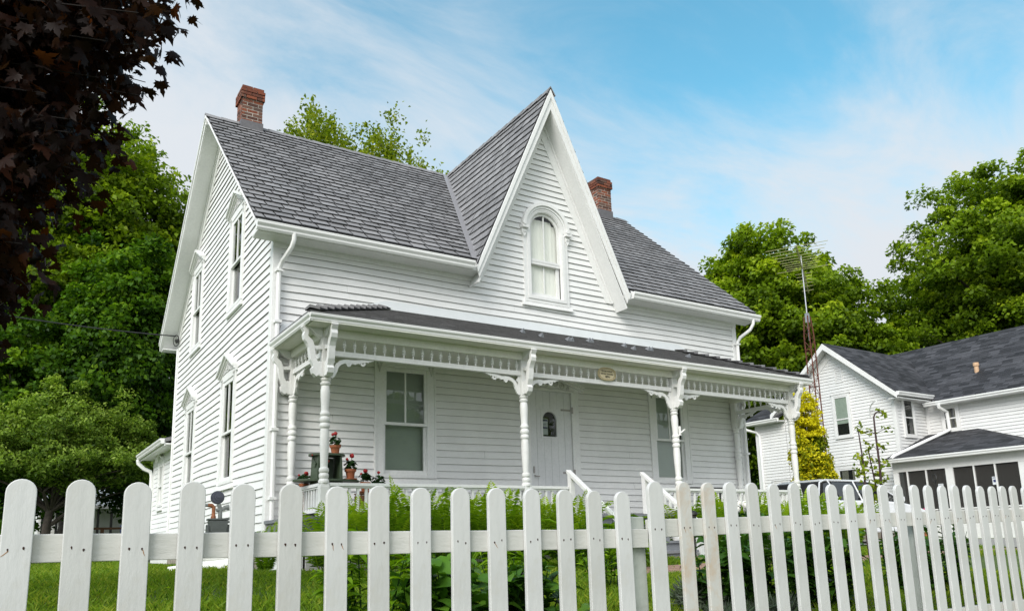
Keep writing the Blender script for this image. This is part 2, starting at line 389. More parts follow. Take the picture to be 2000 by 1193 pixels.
def slim(z):
    zz = z + .16
    if zz <= mroof(0): return (.0, D)
    d = (RZ - zz)/SL; return (RY-d, RY+d)
siding(mb, .95, 9.15, .124, slim, side_holes, .010, .026, 6.)
sw = mb.build('side_wall', WHITE, HS, recalc=False)
# sheathing behind the boards (dark seam) and the hidden walls
mb = MB(RS); siding(mb, .95, 9.15, .124, slim, (), .004)
mb.build('side_wall', WHITE, HS, recalc=False)
mb = MB()
mb.prism([(0.01,.7),(D-.01,.7),(D-.01,mroof(D)-.18),(RY,RZ-.2),(.01,mroof(0)-.18)], W-.02, W-.01, 'x')
mb.box(.01, W-.01, D-.02, D-.01, .7, 5.6)
mb.build('back_wall', WHITE, HS)
def wallring(M, name, outline, holes, n):
    """thin sheathing with openings, made of strips between the holes"""
    mb = MB(M)
    zs = sorted(set([outline[0][2], outline[-1][2]] + [h[2] for h in holes] + [h[3] for h in holes]))
    return mb
mb = MB()
for (a, b) in [(.7,2.0)]: mb.box(.012, W-.012, .012, .02, a, b)
for (x0, x1) in [(.012,1.74),(2.54,4.48),(5.47,7.46),(8.26,W-.012)]: mb.box(x0, x1, .012, .02, 2.0, 3.72)
mb.box(.012, W-.012, .012, .02, 3.72, 5.25)
mb.prism([(3.4,5.25),(4.6,5.25),(4.6,7.0),(4.23,7.0)], .012, .02); mb.prism([(5.4,5.25),(6.6,5.25),(5.77,7.0),(5.4,7.0)], .012, .02)
mb.prism([(4.23,7.0),(5.77,7.0),(5,8.8)], .012, .02)
for (a, b) in [(.7,2.06),(3.82,5.11)]: mb.box(.012, .02, .02, D-.02, a, b)
for (y0, y1) in [(.02,2.07),(2.83,5.30),(6.06,D-.02)]: mb.box(.012, .02, y0, y1, 2.06, 3.82)
for (y0, y1) in [(.02,1.90),(2.66,5.20),(5.96,D-.02)]:
    mb.prism([(y0,5.11),(y1,5.11),(y1,min(6.76,mroof(y1)-.2)),(y0,min(6.76,mroof(y0)-.2))], .012, .02, 'x')
mb.prism([(RY-2.7,6.76),(RY+2.7,6.76),(RY,9.15)], .012, .02, 'x')
mb.build('sheathing', SHADOWL, HS)
# interior floors/back so that windows look into a dark room
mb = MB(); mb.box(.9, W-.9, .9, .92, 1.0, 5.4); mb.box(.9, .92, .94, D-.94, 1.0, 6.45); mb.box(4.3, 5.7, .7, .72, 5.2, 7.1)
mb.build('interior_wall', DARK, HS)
mb = MB(); mb.box(-.01, W+.01, -.005, D+.02, .3, .95); mb.build('foundation', STONE, HS)
mb = MB()
mb.box(-.032, W+.03, -.035, -.006, .93, .97); mb.box(-.033, -.004, -.004, D, .925, .965)
mb.build('water_table', TRIM, HS)
# corner boards
mb = MB()
for x0, x1, xs in ((-.027,.10,(-.029,-.003)),(W-.10,W+.027,(W+.003,W+.029))):
    mb.mark(); mb.box(x0, x1, -.028, -.004, .97, 5.40); mb.box(xs[0], xs[1], -.026, .11, .965, 5.52)
    mb.mark(); mb.box(xs[0], xs[1], D-.11, D+.03, .965, 5.52)
mb.build_each('corner_board', TRIM, HS, bevel=.004)
# roof -------------------------------------------------------------
ROOF = MB()
cs = 1/math.hypot(1, SL); sn = SL*cs
LV = (RY-EY)/cs
def Pm(u, v, h): return (u, EY + v*cs - h*sn, mroof(EY) + v*sn + h*cs)
def mlim(v):
    y = EY + v*cs; dx = max(0, (RY-y)*SL/GS)
    if dx > 0: return [(-OV, GX-dx+.05), (GX+dx-.05, W+OV)]
    return [(-OV, GX), (GX, W+OV)]
shingles(ROOF, Pm, LV, .205, .27, mlim, .032, .007, gap=.024)
def Pb(u, v, h): return (u, 2*RY-EY - v*cs + h*sn, mroof(EY) + v*sn + h*cs)
shingles(ROOF, Pb, LV, .25, .5, lambda v: [(-OV, W+OV)], .02, .005)
gcs = 1/math.hypot(1, GS); gsn = GS*gcs; GH = 1.69; GLV = GH/gcs
def Pg(s):
    def P(u, v, h): return (GX + s*(GH - v*gcs + h*gsn), u, RZ - GS*GH + v*gsn + h*gcs)
    return P
def glim(v):
    dx = GH - v*gcs; return [(-.37, RY - dx*GS/SL + .02)]
for s in (-1, 1): shingles(ROOF, Pg(s), GLV, .205, .27, glim, .030, .006, gap=.012)
EDGE = plain('shingle_edge_shade', (.036,.035,.037), .9)  # dark edges paint in the shadow line under each shingle row
ROOF.edge = EDGE
roof = ROOF.build('roof', SHING, HS, recalc=True)
# deck under shingles
mb = MB()
mb.add([Pm(-OV+.01,0,-.002),Pm(W+OV-.01,0,-.002),Pm(W+OV-.01,LV,-.002),Pm(-OV+.01,LV,-.002),Pb(-OV+.01,0,-.002),Pb(W+OV-.01,0,-.002)], [(3,2,5,4)])
y5 = EY; d5 = (RY-y5)*SL/GS - .02
mb.add([Pm(-OV+.01,0,-.003),Pm(GX-d5,0,-.003),Pm(GX,LV,-.003),Pm(-OV+.01,LV,-.003)], [(0,1,2,3)])
mb.add([Pm(GX+d5,0,-.003),Pm(W+OV-.01,0,-.003),Pm(W+OV-.01,LV,-.003),Pm(GX,LV,-.003)], [(0,1,2,3)])
for s in (-1, 1): mb.add([Pg(s)(-.36,0,-.003),Pg(s)(-.2,0,-.003),Pg(s)(RY,GLV,-.003),Pg(s)(-.36,GLV,-.003)], [(0,1,2,3)])
mb.build('roof_deck', SHADOWL, roof, recalc=False)
# ridge caps
mb = MB(); x = -OV-.02
while x < W+OV-.05:
    x1 = x+.33
    if not (GX-.12 < x+.16 < GX+.12):
        for s in (-1, 1):
            y1 = RY + s*.15; zz = RZ - SL*.15
            mb.add([(x,RY,RZ+.045),(x1,RY,RZ+.030),(x1,y1,zz+.028),(x,y1,zz+.046),(x,RY,RZ+.018),(x,y1,zz+.020)], [(0,1,2,3),(0,3,5,4)])
    x += .31
y = -.40
while y < RY-.1:
    y1 = y+.33
    for s in (-1, 1):
        x1 = GX + s*.075; zz = RZ - GS*.075
        mb.add([(GX,y,RZ+.05),(GX,y1,RZ+.034),(x1+s*.03,y1,zz+.03),(x1+s*.035,y,zz+.045),(GX,y,RZ+.02),(x1+s*.02,y,zz+.02)], [(0,1,2,3),(0,3,5,4)])
    y += .31
mb.build('ridge_cap', SHING, roof, recalc=False)
# valley flashing
mb = MB()
for s in (-1, 1):
    def vp(t, du):   # t along the valley, du onto either slope
        dx = 1.66*(1-t); yv = RY - dx*GS/SL; zv = RZ - GS*dx
        return Vector((GX+s*dx, yv, zv)), s
    pts = []
    for t in (0., .25, .5, .75, .985):
        c, _ = vp(t, 0); w = .095
        a = c + Vector((s*w*1.25, 0, 0)) + Vector((0,0,.050)); b = c + Vector((-s*w*.42, 0, w*GS*.42)) + Vector((s*-.045,0,.02)); m_ = c + Vector((0,0,.046))
        pts.append((tuple(a), tuple(m_), tuple(b)))
    for p, q in zip(pts[:-1], pts[1:]): mb.add([p[0],p[1],p[2],q[0],q[1],q[2]], [(0,1,4,3),(1,2,5,4)])
mb.build('valley_flashing', plain('valley_metal', (.30,.29,.30), .45, .2, .06), roof, recalc=False)
# rakes: barge boards, soffits, friezes on the side gables
mb = MB(); sf = MB(); fz = MB()
for x0, x1, xi in ((-OV, -OV+.035, 0.), (W+OV-.035, W+OV, W)):
    for s in (-1, 1):
        ye = RY + s*(RY-EY)
        for b_ in (mb, sf, fz): b_.mark()
        th_ = .075 if s < 0 else .20
        def rp(y, dz): return (y, mroof(y)+dz)
        mb.prism([rp(RY,-.012), rp(ye,-.012), rp(ye,-th_), rp(RY,-th_)], x0, x1, 'x')
        xo0, xo1 = (x0-.022, x0-.001) if xi == 0. else (x1+.001, x1+.022)
        mb.prism([rp(RY,-.004), rp(ye,-.004), rp(ye,-th_*.42), rp(RY,-th_*.42)], xo0, xo1, 'x')
        a, b = (x1, 0.-.004) if xi == 0. else (W+.004, x0)
        sd_ = th_-.04; sf.prism([rp(RY,-sd_), rp(ye,-sd_), rp(ye,-sd_-.025), rp(RY,-sd_-.025)], a, b, 'x')
        f0, f1 = (-.036, -.004) if xi == 0. else (W+.004, W+.036)
        yl = RY + s*(RY+.0)
        fz.prism([rp(RY,-.187), rp(yl,-.187), rp(yl,-.43), rp(RY,-.43)], f0, f1, 'x')
        f2, f3 = (-.058, -.037) if xi == 0. else (W+.037, W+.058)
        fz.prism([rp(RY,-.188), rp(yl,-.188), rp(yl,-.25), rp(RY,-.25)], f2, f3, 'x')
        # eave return
        z0 = mroof(ye)-th_
        yy = sorted([ye, RY + s*RY]); sf.box(min(a,b)+.001, max(a,b)-.001, yy[0]+.002, yy[1], z0-.012-.1*(s<0), z0+.012-.1*(s<0))
mb.build_each('barge_board', TRIM, HS, bevel=.003); sf.build_each('rake_soffit', SOFFIT, HS); fz.build_each('rake_frieze', TRIM, HS, bevel=.003)
# gable rakes
mb = MB(); sf = MB(); fz = MB()
def gp(dx, dz): return dx, RZ - GS*dx + dz
for s in (-1, 1):
    def q(dx, dz): a, b = gp(dx, dz); return (GX+s*a, b)
    t = 1/gcs
    for b_ in (mb, sf, fz): b_.mark()
    mb.prism([q(0,-.02), q(1.70,-.02), q(1.70-.06,-.17*t+.10), q(.0,-.17*t)], -.375, -.345)
    mb.prism([q(0,-.012), q(1.705,-.012), q(1.68,-.075*t+.03), q(0,-.075*t)], -.398, -.376)
    sf.prism([q(0,-.145*t), q(1.66,-.145*t), q(1.64,-.17*t), q(0,-.17*t)], -.344, -.005)
    fz.prism([q(0,-.171*t), (GX+s*1.565,5.42), (GX+s*1.40,5.42), q(0,-.31*t-.10)], -.034, -.006)
    fz.prism([q(0,-.171*t), (GX+s*1.564,5.425), (GX+s*1.515,5.425), q(0,-.205*t)], -.058, -.035)
mb.build_each('barge_board', TRIM, HS, bevel=.003); sf.build_each('rake_soffit', SOFFIT, HS); fz.build_each('rake_frieze', TRIM, HS, bevel=.003)
# eaves: soffit, frieze, gutters
mb = MB(); fz = MB()
for x0, x1 in ((-OV+.04, 3.42), (6.58, W+OV-.04)):
    mb.mark()
    mb.hexa([(x0,-.33,5.50),(x1,-.33,5.50),(x1,-.036,5.46),(x0,-.036,5.46)], [(x0,-.33,5.53),(x1,-.33,5.53),(x1,-.036,5.49),(x0,-.036,5.49)])
    mb.box(x0, x1, -.345, -.331, 5.47, 5.62)
for x0, x1 in ((-.02,3.42),(6.58,W+.02)): fz.mark(); fz.box(x0, x1, -.045, -.006, 5.385, 5.49); fz.box(x0, x1, -.052, -.046, 5.44, 5.49)
mb.build_each('soffit', SOFFIT, HS); fz.build_each('frieze_board', TRIM, HS)
def gutter(mb, a, b, out, z, h=.12, w=.115):
    """K-style gutter from a to b (2D points), out = outward unit vector"""
    prof = [(0,0),(0,-h*.9),(w*.55,-h),(w*.72,-h*.78),(w*.72,-h*.60),(w*.98,-h*.30),(w*.98,-h*.14),(w,-h*.12),(w,0),(w-.018,0),(w-.018,-h*.14),(w*.6,-h*.62),(w*.5,-h*.85),(.012,-h*.8),(.012,0)]
    n = len(prof)
    vs = [(p[0]+out[0]*d, p[1]+out[1]*d, z+k) for p in (a, b) for d, k in prof]
    mb.add(vs, [(i, (i+1) % n, n+(i+1) % n, n+i) for i in range(n)])
    for o in (0, n): mb.add([vs[o+i] for i in range(8)] + [vs[o+8]], [tuple(range(9))])
for x0, x1 in ((-OV, 3.235), (6.765, W+OV)):
    mb = MB(); gutter(mb, (x0,-.346), (x1,-.346), (0,-1), 5.60, .135); mb.build('gutter', ALU, HS)
mb = MB(); mb.mark(); mb.box(3.06,3.24,-.34,-.28,5.60,5.64); mb.mark(); mb.box(6.76,6.96,-.34,-.28,5.60,5.64); mb.build_each('gutter_guard', ALU, HS)
def downspout(pts, w=.056):
    mb = MB(); mb.tube(pts, w*.62, 8); return mb
ds = downspout([(.17,-.40,5.50),(.17,-.40,5.40),(.15,-.36,5.30),(.08,-.16,5.14),(.055,-.085,5.05),(.055,-.08,4.9),(.055,-.08,2.8),(.055,-.08,.85)])
ds.box(.005,.105,-.128,-.03,4.99,5.02); ds.box(.005,.105,-.128,-.03,2.6,2.64); ds.box(.005,.105,-.128,-.03,1.62,1.66); ds.box(.005,.105,-.128,-.03,4.2,4.24)
ds.build('downspout', ALU, HS, smooth=True)
ds = downspout([(W+.17,-.40,5.50),(W+.17,-.40,5.40),(W+.14,-.33,5.28),(W+.02,-.15,5.14),(W-.02,-.085,5.03),(W-.02,-.08,4.9),(W-.02,-.08,2.8),(W-.02,-.08,.85)])
ds.box(W-.07,W+.03,-.128,-.03,4.98,5.01); ds.box(W-.07,W+.03,-.128,-.03,2.6,2.64)
ds.build('downspout', ALU, HS, smooth=True)
# ------------------------------------------------------------------ windows
def swirl(cx, cz, r, turns=1.3, a0=0, d=1, n=14):
    return [(cx + r*(1-.75*t/n)*math.cos(a0+d*2*PI*turns*t/n), cz + r*(1-.75*t/n)*math.sin(a0+d*2*PI*turns*t/n)) for t in range(n+1)]
def scrollwork(mb, cx, z0, hw, h, n0, n1):
    for s in (-1, 1):
        for k, (fx, fz, r) in enumerate(((.20,.55,.20),(.48,.40,.17),(.72,.24,.11))):
            mb.stroke(swirl(cx+s*hw*fx, z0+h*fz, h*r*1.5, 1.25, PI/2*s, -s), .016, n0, n1+.001*k)
            mb.disc(cx+s*hw*fx, z0+h*fz, .012, n0, n1+.005)
        mb.stroke([(cx+s*hw*.98, z0+.02), (cx+s*hw*.55, z0+h*.12), (cx+s*hw*.3, z0+h*.2), (cx, z0+h*.12)], .014, n0, n1+.004)
    mb.disc(cx, z0+h*.72, .028, n0, n1+.006)
def sash_window(M, uc, z0, z1, gw=.63, ped=True, blind=None, glass=None, wave=1, cw=.155, peaked=True, top_mullion=True):
    """uc centre, z0..z1 glass; local (u, n, z)"""
    h = gw/2; win = None
    mb = MB(M)
    o = h+.045
    # casing
    mb.box(uc-o-cw, uc-o, -.02, .042, z0-.10, z1+.07); mb.box(uc+o, uc+o+cw, -.02, .042, z0-.10, z1+.07)
    mb.box(uc-o-cw-.002, uc+o+cw+.002, -.02, .045, z1+.072, z1+.20)
    mb.box(uc-o+.001, uc+o-.001, -.02, .040, z0-.10, z0-.045)
    mb.box(uc-o-cw-.003, uc-o-cw+.03, -.019, .052, z0-.099, z1+.069); mb.box(uc+o+cw-.03, uc+o+cw+.003, -.019, .052, z0-.099, z1+.069)
    win = mb.build('window', TRIM, HS, bevel=.003)
    mb = MB(M); mb.hexa([M_ for M_ in [(uc-o-cw-.03,-.02,z0-.20),(uc+o+cw+.03,-.02,z0-.20),(uc+o+cw+.03,.07,z0-.205),(uc-o-cw-.03,.07,z0-.205)]],
                        [(uc-o-cw-.03,-.02,z0-.10),(uc+o+cw+.03,-.02,z0-.10),(uc+o+cw+.03,.05,z0-.125),(uc-o-cw-.03,.05,z0-.125)])
    mb.build('sill', TRIM, win, bevel=.004)
    zm = (z0+z1)/2 - .02; M0 = M; M = lambda u, n, z: M0(u, n+.027, z)
    mb = MB(M)   # upper sash (outer) and lower sash (inner)
    mb.box(uc-o, uc-h, -.035, .005, zm-.0, z1+.07); mb.box(uc+h, uc+o, -.035, .005, zm-.0, z1+.07); mb.box(uc-h, uc+h, -.034, .004, z1, z1+.07)
    mb.box(uc-o+.001, uc+o-.001, -.036, .010, zm-.045, zm-.001)
    if top_mullion: mb.box(uc-.014, uc+.014, -.03, -.002, zm, z1)
    mb.box(uc-o, uc-h, -.075, -.037, z0-.045, zm-.046); mb.box(uc+h, uc+o, -.075, -.037, z0-.045, zm-.046); mb.box(uc-h, uc+h, -.074, -.038, z0-.045, z0+.02)
    mb.build('sash', TRIM, win, bevel=.002)
    mb = MB(M); mb.add([(uc-h,-.018,zm),(uc+h,-.018,zm),(uc+h,-.018,z1),(uc-h,-.018,z1)], [(0,1,2,3)])
    mb.add([(uc-h,-.056,z0+.02),(uc+h,-.056,z0+.02),(uc+h,-.056,zm-.045),(uc-h,-.056,zm-.045)], [(0,1,2,3)])
    mb.build('pane', glass or GLASS, win, recalc=False)
    M = M0
    if blind == 'blind':
        mb = MB(M); mb.box(uc-h-.06, uc+h+.06, -.13, -.125, z0-.05, z1+.08); mb.build('blind', BLIND, win)
    else:
        for s in (-1, 1):
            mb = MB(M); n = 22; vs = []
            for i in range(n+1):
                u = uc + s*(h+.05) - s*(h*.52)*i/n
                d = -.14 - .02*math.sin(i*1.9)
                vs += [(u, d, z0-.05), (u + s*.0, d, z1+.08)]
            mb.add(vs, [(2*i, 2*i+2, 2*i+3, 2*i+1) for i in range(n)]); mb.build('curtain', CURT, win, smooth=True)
    if ped:
        zb = z1+.20; hw = o+cw+.05; hp = .30
        mb = MB(M)
        mb.prism([(uc-hw+.06, zb+.001), (uc+hw-.06, zb+.001), (uc, zb+hp-.03)], -.02, .030)
        for s in (-1, 1):   # raking cornice in three steps
            for w_, n1_, dz in ((.05,.13,0),(.045,.095,-.046),(.04,.065,-.086)):
                mb.prism([(uc, zb+hp+.03+dz), (uc+s*hw*1.03, zb+.045+dz*.9), (uc+s*hw*1.03, zb+.045-w_+dz*.9), (uc, zb+hp+.03-w_+dz)], -.02, n1_+.0007*(s+1))
        pd = mb.build('pediment', TRIM, win, bevel=.003)
        mb = MB(M); scrollwork(mb, uc, zb-.02, hw*.72, .24, .03, .052)
        for s in (-1, 1):   # carved drops on the casing heads
            x = uc+s*(o+cw*.5)
            mb.disc(x-.028, z1+.12, .022, .045, .062); mb.disc(x+.028, z1+.12, .022, .045, .063); mb.prism([(x-.035,z1+.09),(x+.035,z1+.09),(x,z1-.03)], .042, .056)
        mb.build('scroll_ornament', SCROLL, win)
    return win
for yc in (2.45, 5.68): sash_window(SD, yc, 2.13, 3.75, .62, glass=SGLASS)
for yc in (2.28, 5.58): sash_window(SD, yc, 5.18, 6.69, .62, glass=SGLASS)
for xc in (2.14, 7.86): sash_window(FR, xc, 2.07, 3.65, .66, blind='blind')
# round-headed gable window
def arch(cx, zs, r, z0, n=16, w=None):
    w = w or r
    return [(cx-w, z0)] + [(cx - w*math.cos(PI*i/n), zs + r*math.sin(PI*i/n)) for i in range(n+1)] + [(cx+w, z0)]
mb = MB(); ZS = 6.63
mb.ring(arch(5, ZS, .50, 5.20), arch(5, ZS, .345, 5.33), -.044, .02)
mb.ring(arch(5, ZS, .43, 5.26), arch(5, ZS, .36, 5.32), -.058, -.045)
aw = mb.build('window', TRIM, HS, bevel=.003)
mb = MB(); mb.hexa([(4.44,.0,5.12),(5.56,.0,5.12),(5.56,-.075,5.115),(4.44,-.075,5.115)], [(4.44,.0,5.20),(5.56,.0,5.20),(5.56,-.06,5.185),(4.44,-.06,5.185)]); mb.build('sill', TRIM, aw, bevel=.004)
mb = MB()
def arc(r, n=20): return [(5 - r*math.cos(PI*i/n), ZS + r*math.sin(PI*i/n)) for i in range(n+1)]
mb.ring(arc(.535), arc(.465), -.11, .0, closed=False); mb.ring(arc(.463), arc(.42), -.085, .0, closed=False); mb.ring(arc(.418), arc(.385), -.068, .0, closed=False)
for s in (-1, 1):
    x = 5+s*.49
    mb.box(x-.07, x+.07, -.125, 0, ZS-.05, ZS-.001); mb.prism([(x-.05,ZS-.052),(x+.05,ZS-.052),(x+.045,ZS-.14),(x,ZS-.22),(x-.045,ZS-.14)], -.075, 0)
    mb.disc(x-.02, ZS+.03, .035, -.14, -.1); mb.disc(x+.02, ZS-.11, .018, -.09, -.06); mb.disc(x-.02, ZS-.11, .018, -.09, -.061)
mb.build('hood_mould', TRIM, aw, bevel=.003)
mb = MB()
mb.ring(arch(5, ZS, .344, 5.951), arch(5, ZS, .30, 6.0), .0, .035)
mb.box(4.657, 5.343, -.006, .04, 6.0, 6.045); mb.box(4.657, 5.343, .03, .08, 5.95, 5.985)
mb.box(4.988, 5.012, .012, .03, 6.046, 6.93); mb.box(4.988, 5.012, .05, .07, 5.42, 5.949)
mb.ring([(4.66,5.95),(4.66,5.331),(5.34,5.331),(5.34,5.95)], [(4.71,5.949),(4.71,5.41),(5.27,5.41),(5.27,5.949)], .04, .078)
mb.build('sash', TRIM, aw, bevel=.002)
mb = MB(); pa = arch(5, ZS, .31, 6.02); mb.add([(a, .020, b) for a, b in pa], [tuple(range(len(pa)))]); mb.add([(4.69,.058,5.38),(5.3,.058,5.38),(5.3,.058,5.97),(4.69,.058,5.97)], [(0,1,2,3)]); mb.build('pane', glassmat('clear_glass', (.95,.96,.94), 1.45, 1.), aw, recalc=False)
mb = MB(); n = 26
vs = []
for i in range(n+1):
    u = 4.62 + .76*i/n; d = .088 + .005*math.sin(i*2.1); vs += [(u, d, 5.3), (u, d, 6.87 if .2 < i/n < .8 else 6.8)]
mb.add(vs, [(2*i, 2*i+2, 2*i+3, 2*i+1) for i in range(n)]); mb.build('blind', BLINDW, aw, smooth=True)
# ------------------------------------------------------------------ front door
DX0, DX1, DZ0, DZ1 = 4.52, 5.43, 1.34, 3.52
mb = MB(FR)
mb.box(DX0-.16, DX0-.004, -.02, .045, DZ0, DZ1+.05); mb.box(DX1+.004, DX1+.16, -.02, .045, DZ0, DZ1+.05); mb.box(DX0-.162, DX1+.162, -.02, .047, DZ1+.052, DZ1+.17)
for s in (-1, 1):
    for w_, n1_, dz in ((.05,.12,0),(.045,.085,-.046)):
        mb.prism([(4.975, 3.93+dz), (4.975+s*.72, 3.70+dz), (4.975+s*.72, 3.65+dz), (4.975, 3.88+dz)], -.02, n1_+.0007*(s+1))
mb.prism([(4.40,3.691),(5.55,3.691),(4.975,3.86)], -.02, .03)
door = mb.build('door', TRIM, HS, bevel=.003)
mb = MB(FR); scrollwork(mb, 4.975, 3.58, .52, .26, .03, .056); mb.build('scroll_ornament', SCROLL, door)
mb = MB(FR); x = DX0; ws = [.15]*6; wx = (4.79, 5.115); pw = (DX1-DX0)/6
for i in range(6):
    a = DX0+i*pw+.0015; b = a+pw-.003
    dn = .012+.001*(i % 2)
    if b < wx[0] or a > wx[1]: mb.box(a, b, -.03, dn, DZ0, DZ1+.05)
    else:
        mb.box(a, b, -.03, dn, DZ0, 2.74); mb.box(a, b, -.03, dn, 3.24, DZ1+.05)
        if a < wx[0]-.004: mb.box(a, wx[0], -.03, dn, 2.741, 3.239)
        if b > wx[1]+.004: mb.box(wx[1], b, -.03, dn, 2.741, 3.239)
mb.build('plank', paint('door_paint', (.72,.725,.73), .5, .04), door, bevel=.002)
mb = MB(FR); cxw = sum(wx)/2; r = (wx[1]-wx[0])/2
ar = arch(cxw, 3.05, r-.012, 2.755); sq = [(wx[0]-.03,2.725)]+[(cxw-(r+.03)*max(-1,min(1,1.5*math.cos(PI*i/16))), 3.05+(.2)*max(0,min(1,1.6*math.sin(PI*i/16)))) for i in range(17)]+[(wx[1]+.03,2.725)]
mb.ring(sq, ar, -.02, .021); mb.build('door_window_frame', paint('door_frame_paint', (.72,.725,.73), .5, .04), door)
mb = MB(FR); mb.add([(a, -.010, b) for a, b in ar], [tuple(range(len(ar)))]); mb.build('pane', GLASS, door, recalc=False)
mb = MB(FR); mb.box(wx[0]+.005, wx[0]+.145, -.024, -.020, 2.79, 3.08); mb.build('paper_notice', PAPER, door)
mb = MB(FR); mb.box(wx[0]+.010, wx[0]+.14, -.0198, -.0185, 3.03, 3.068); mb.box(wx[0]+.012, wx[0]+.138, -.0198, -.0186, 2.90, 2.93)
for k in range(4): mb.box(wx[0]+.02, wx[0]+.12-.012*(k % 2), -.0198, -.0188, 2.985-.017*k, 2.99-.017*k)
mb.build('notice_print', NAVY, door)
mb = MB(FR); mb.mark()
mb.box(DX0+.05, DX0+.08, .012, .024, 2.10, 2.22); mb.tube([(DX0+.065,.03,2.06),(DX0+.065,.06,2.05),(DX0+.15,.06,2.045)], .011, 6)
mb.mark()
for z in (2.12, 3.25):
    mb.mark(); mb.box(DX1-.22, DX1-.01, .013, .022, z-.016, z+.016); mb.box(DX1-.01, DX1+.03, .046, .054, z-.06, z+.06)
mb.build_each('hardware', plain('painted_hardware', (.36,.34,.32), .5, .3), door)
# ------------------------------------------------------------------ porch
PY = -1.48; PXS = (.308, 3.43, 6.57, 9.692); FZ = 1.33
mb = MB()
n = 26
for i in range(n):
    y0 = -1.62 + i*(1.62)/n; mb.box(-.03, W+.03, y0+.002, y0+1.62/n-.002, FZ-.045, FZ)
mb.box(-.0, W, -1.56, -.01, FZ-.2, FZ-.046)
mb.build('porch_floor', GREYP, HS)
mb = MB(); sk_ = False
x = .06
while x < W-.1:
    w = random.uniform(.13, .2)
    if abs(x-.06) < .001 or (x > 5.75 and not sk_): mb.mark(); sk_ = x > 5.75
    if not (4.25 < x < 5.75): mb.box(x+.006, min(x+w, W-.06)-.006, -1.565, -1.545, .60, FZ-.21+random.uniform(-.01,.0))
    x += w
for xx in (.03, W-.05):
    y = -1.52; mb.mark()
    while y < -.1: mb.box(xx, xx+.02, y+.006, y+.16, .6, FZ-.21); y += .17
mb.build_each('porch_skirt', WHITE, HS)
def post_profile(): 
    z = 1.80; p = [(.05,1.745),(.066,1.75),(.070,1.775),(.060,1.80)]
    p += [(.052,1.805),(.060,1.82),(.064,1.845),(.060,1.87),(.049,1.88),(.060,1.89),(.065,1.915),(.061,1.94),(.048,1.95),(.047,1.97)]
    p += [(.050,2.05),(.057,2.2),(.0605,2.32),(.058,2.40),(.052,2.455)]
    p += [(.057,2.46),(.066,2.475),(.066,2.505),(.057,2.52),(.052,2.528),(.057,2.536),(.067,2.55),(.067,2.59),(.057,2.605),(.052,2.613),(.057,2.62),(.064,2.635),(.064,2.66),(.055,2.672)]
    p += [(.050,2.70),(.0555,2.80),(.062,2.91),(.062,2.95),(.055,3.005),(.051,3.02)]
    p += [(.058,3.025),(.066,3.04),(.066,3.06),(.056,3.07),(.052,3.075),(.058,3.08),(.068,3.095),(.068,3.12),(.06,3.13)]
    return p
def porch_post(px, py, half=False):
    mb = MB(); mb.lathe(post_profile(), px, py, 18)
    mb.hexa([(px-.058,py-.058,1.70),(px+.058,py-.058,1.70),(px+.058,py+.058,1.70),(px-.058,py+.058,1.70)], [(px-.05,py-.05,1.755),(px+.05,py-.05,1.755),(px+.05,py+.05,1.755),(px-.05,py+.05,1.755)])
    mb.box(px-.0585, px+.0585, py-.0585, py+.0585, 1.50, 1.70); mb.box(px-.075, px+.075, py-.075, py+.075, FZ, 1.50)
    mb.box(px-.06, px+.06, py-.06, py+.06, 3.128, 3.67)
    return mb.build('porch_post', POSTP, HS, smooth=True)
def corbel(px, py, dirx, diry, post):
    """sawn S bracket carrying the eave; profile in (out, z)"""
    mb = MB()
    if diry: mb.M = lambda a, b, c: (px+b, py+diry*(.061+a), c)
    else: mb.M = lambda a, b, c: (px+dirx*(.061+a), py+b, c)
    cl_ = [(.235,3.775),(.215,3.715),(.228,3.665),(.215,3.63),(.170,3.585),(.142,3.52),(.135,3.44),(.122,3.36),(.085,3.295),(.082,3.255),(.100,3.225),(.088,3.19),(.050,3.15)]
    ww_ = [.085,.062,.062,.07,.085,.080,.074,.074,.085,.07,.085,.085,.07]
    mb.stroke(cl_, ww_, -.044, .044)
    mb.box(.0,.275,-.046,.046,3.772,3.80); mb.prism([(0,3.33),(.05,3.33),(.085,3.27),(.08,3.16),(.02,3.135),(0,3.135)], -.042, .042); mb.prism([(0,3.771),(.18,3.771),(.10,3.70),(.0,3.66)], -.041, .041)
    mb.prism([(0,3.56),(.13,3.53),(.12,3.49),(0,3.50)], -.040, .040)
    mb.build('eave_bracket', TRIM, post, bevel=.003)
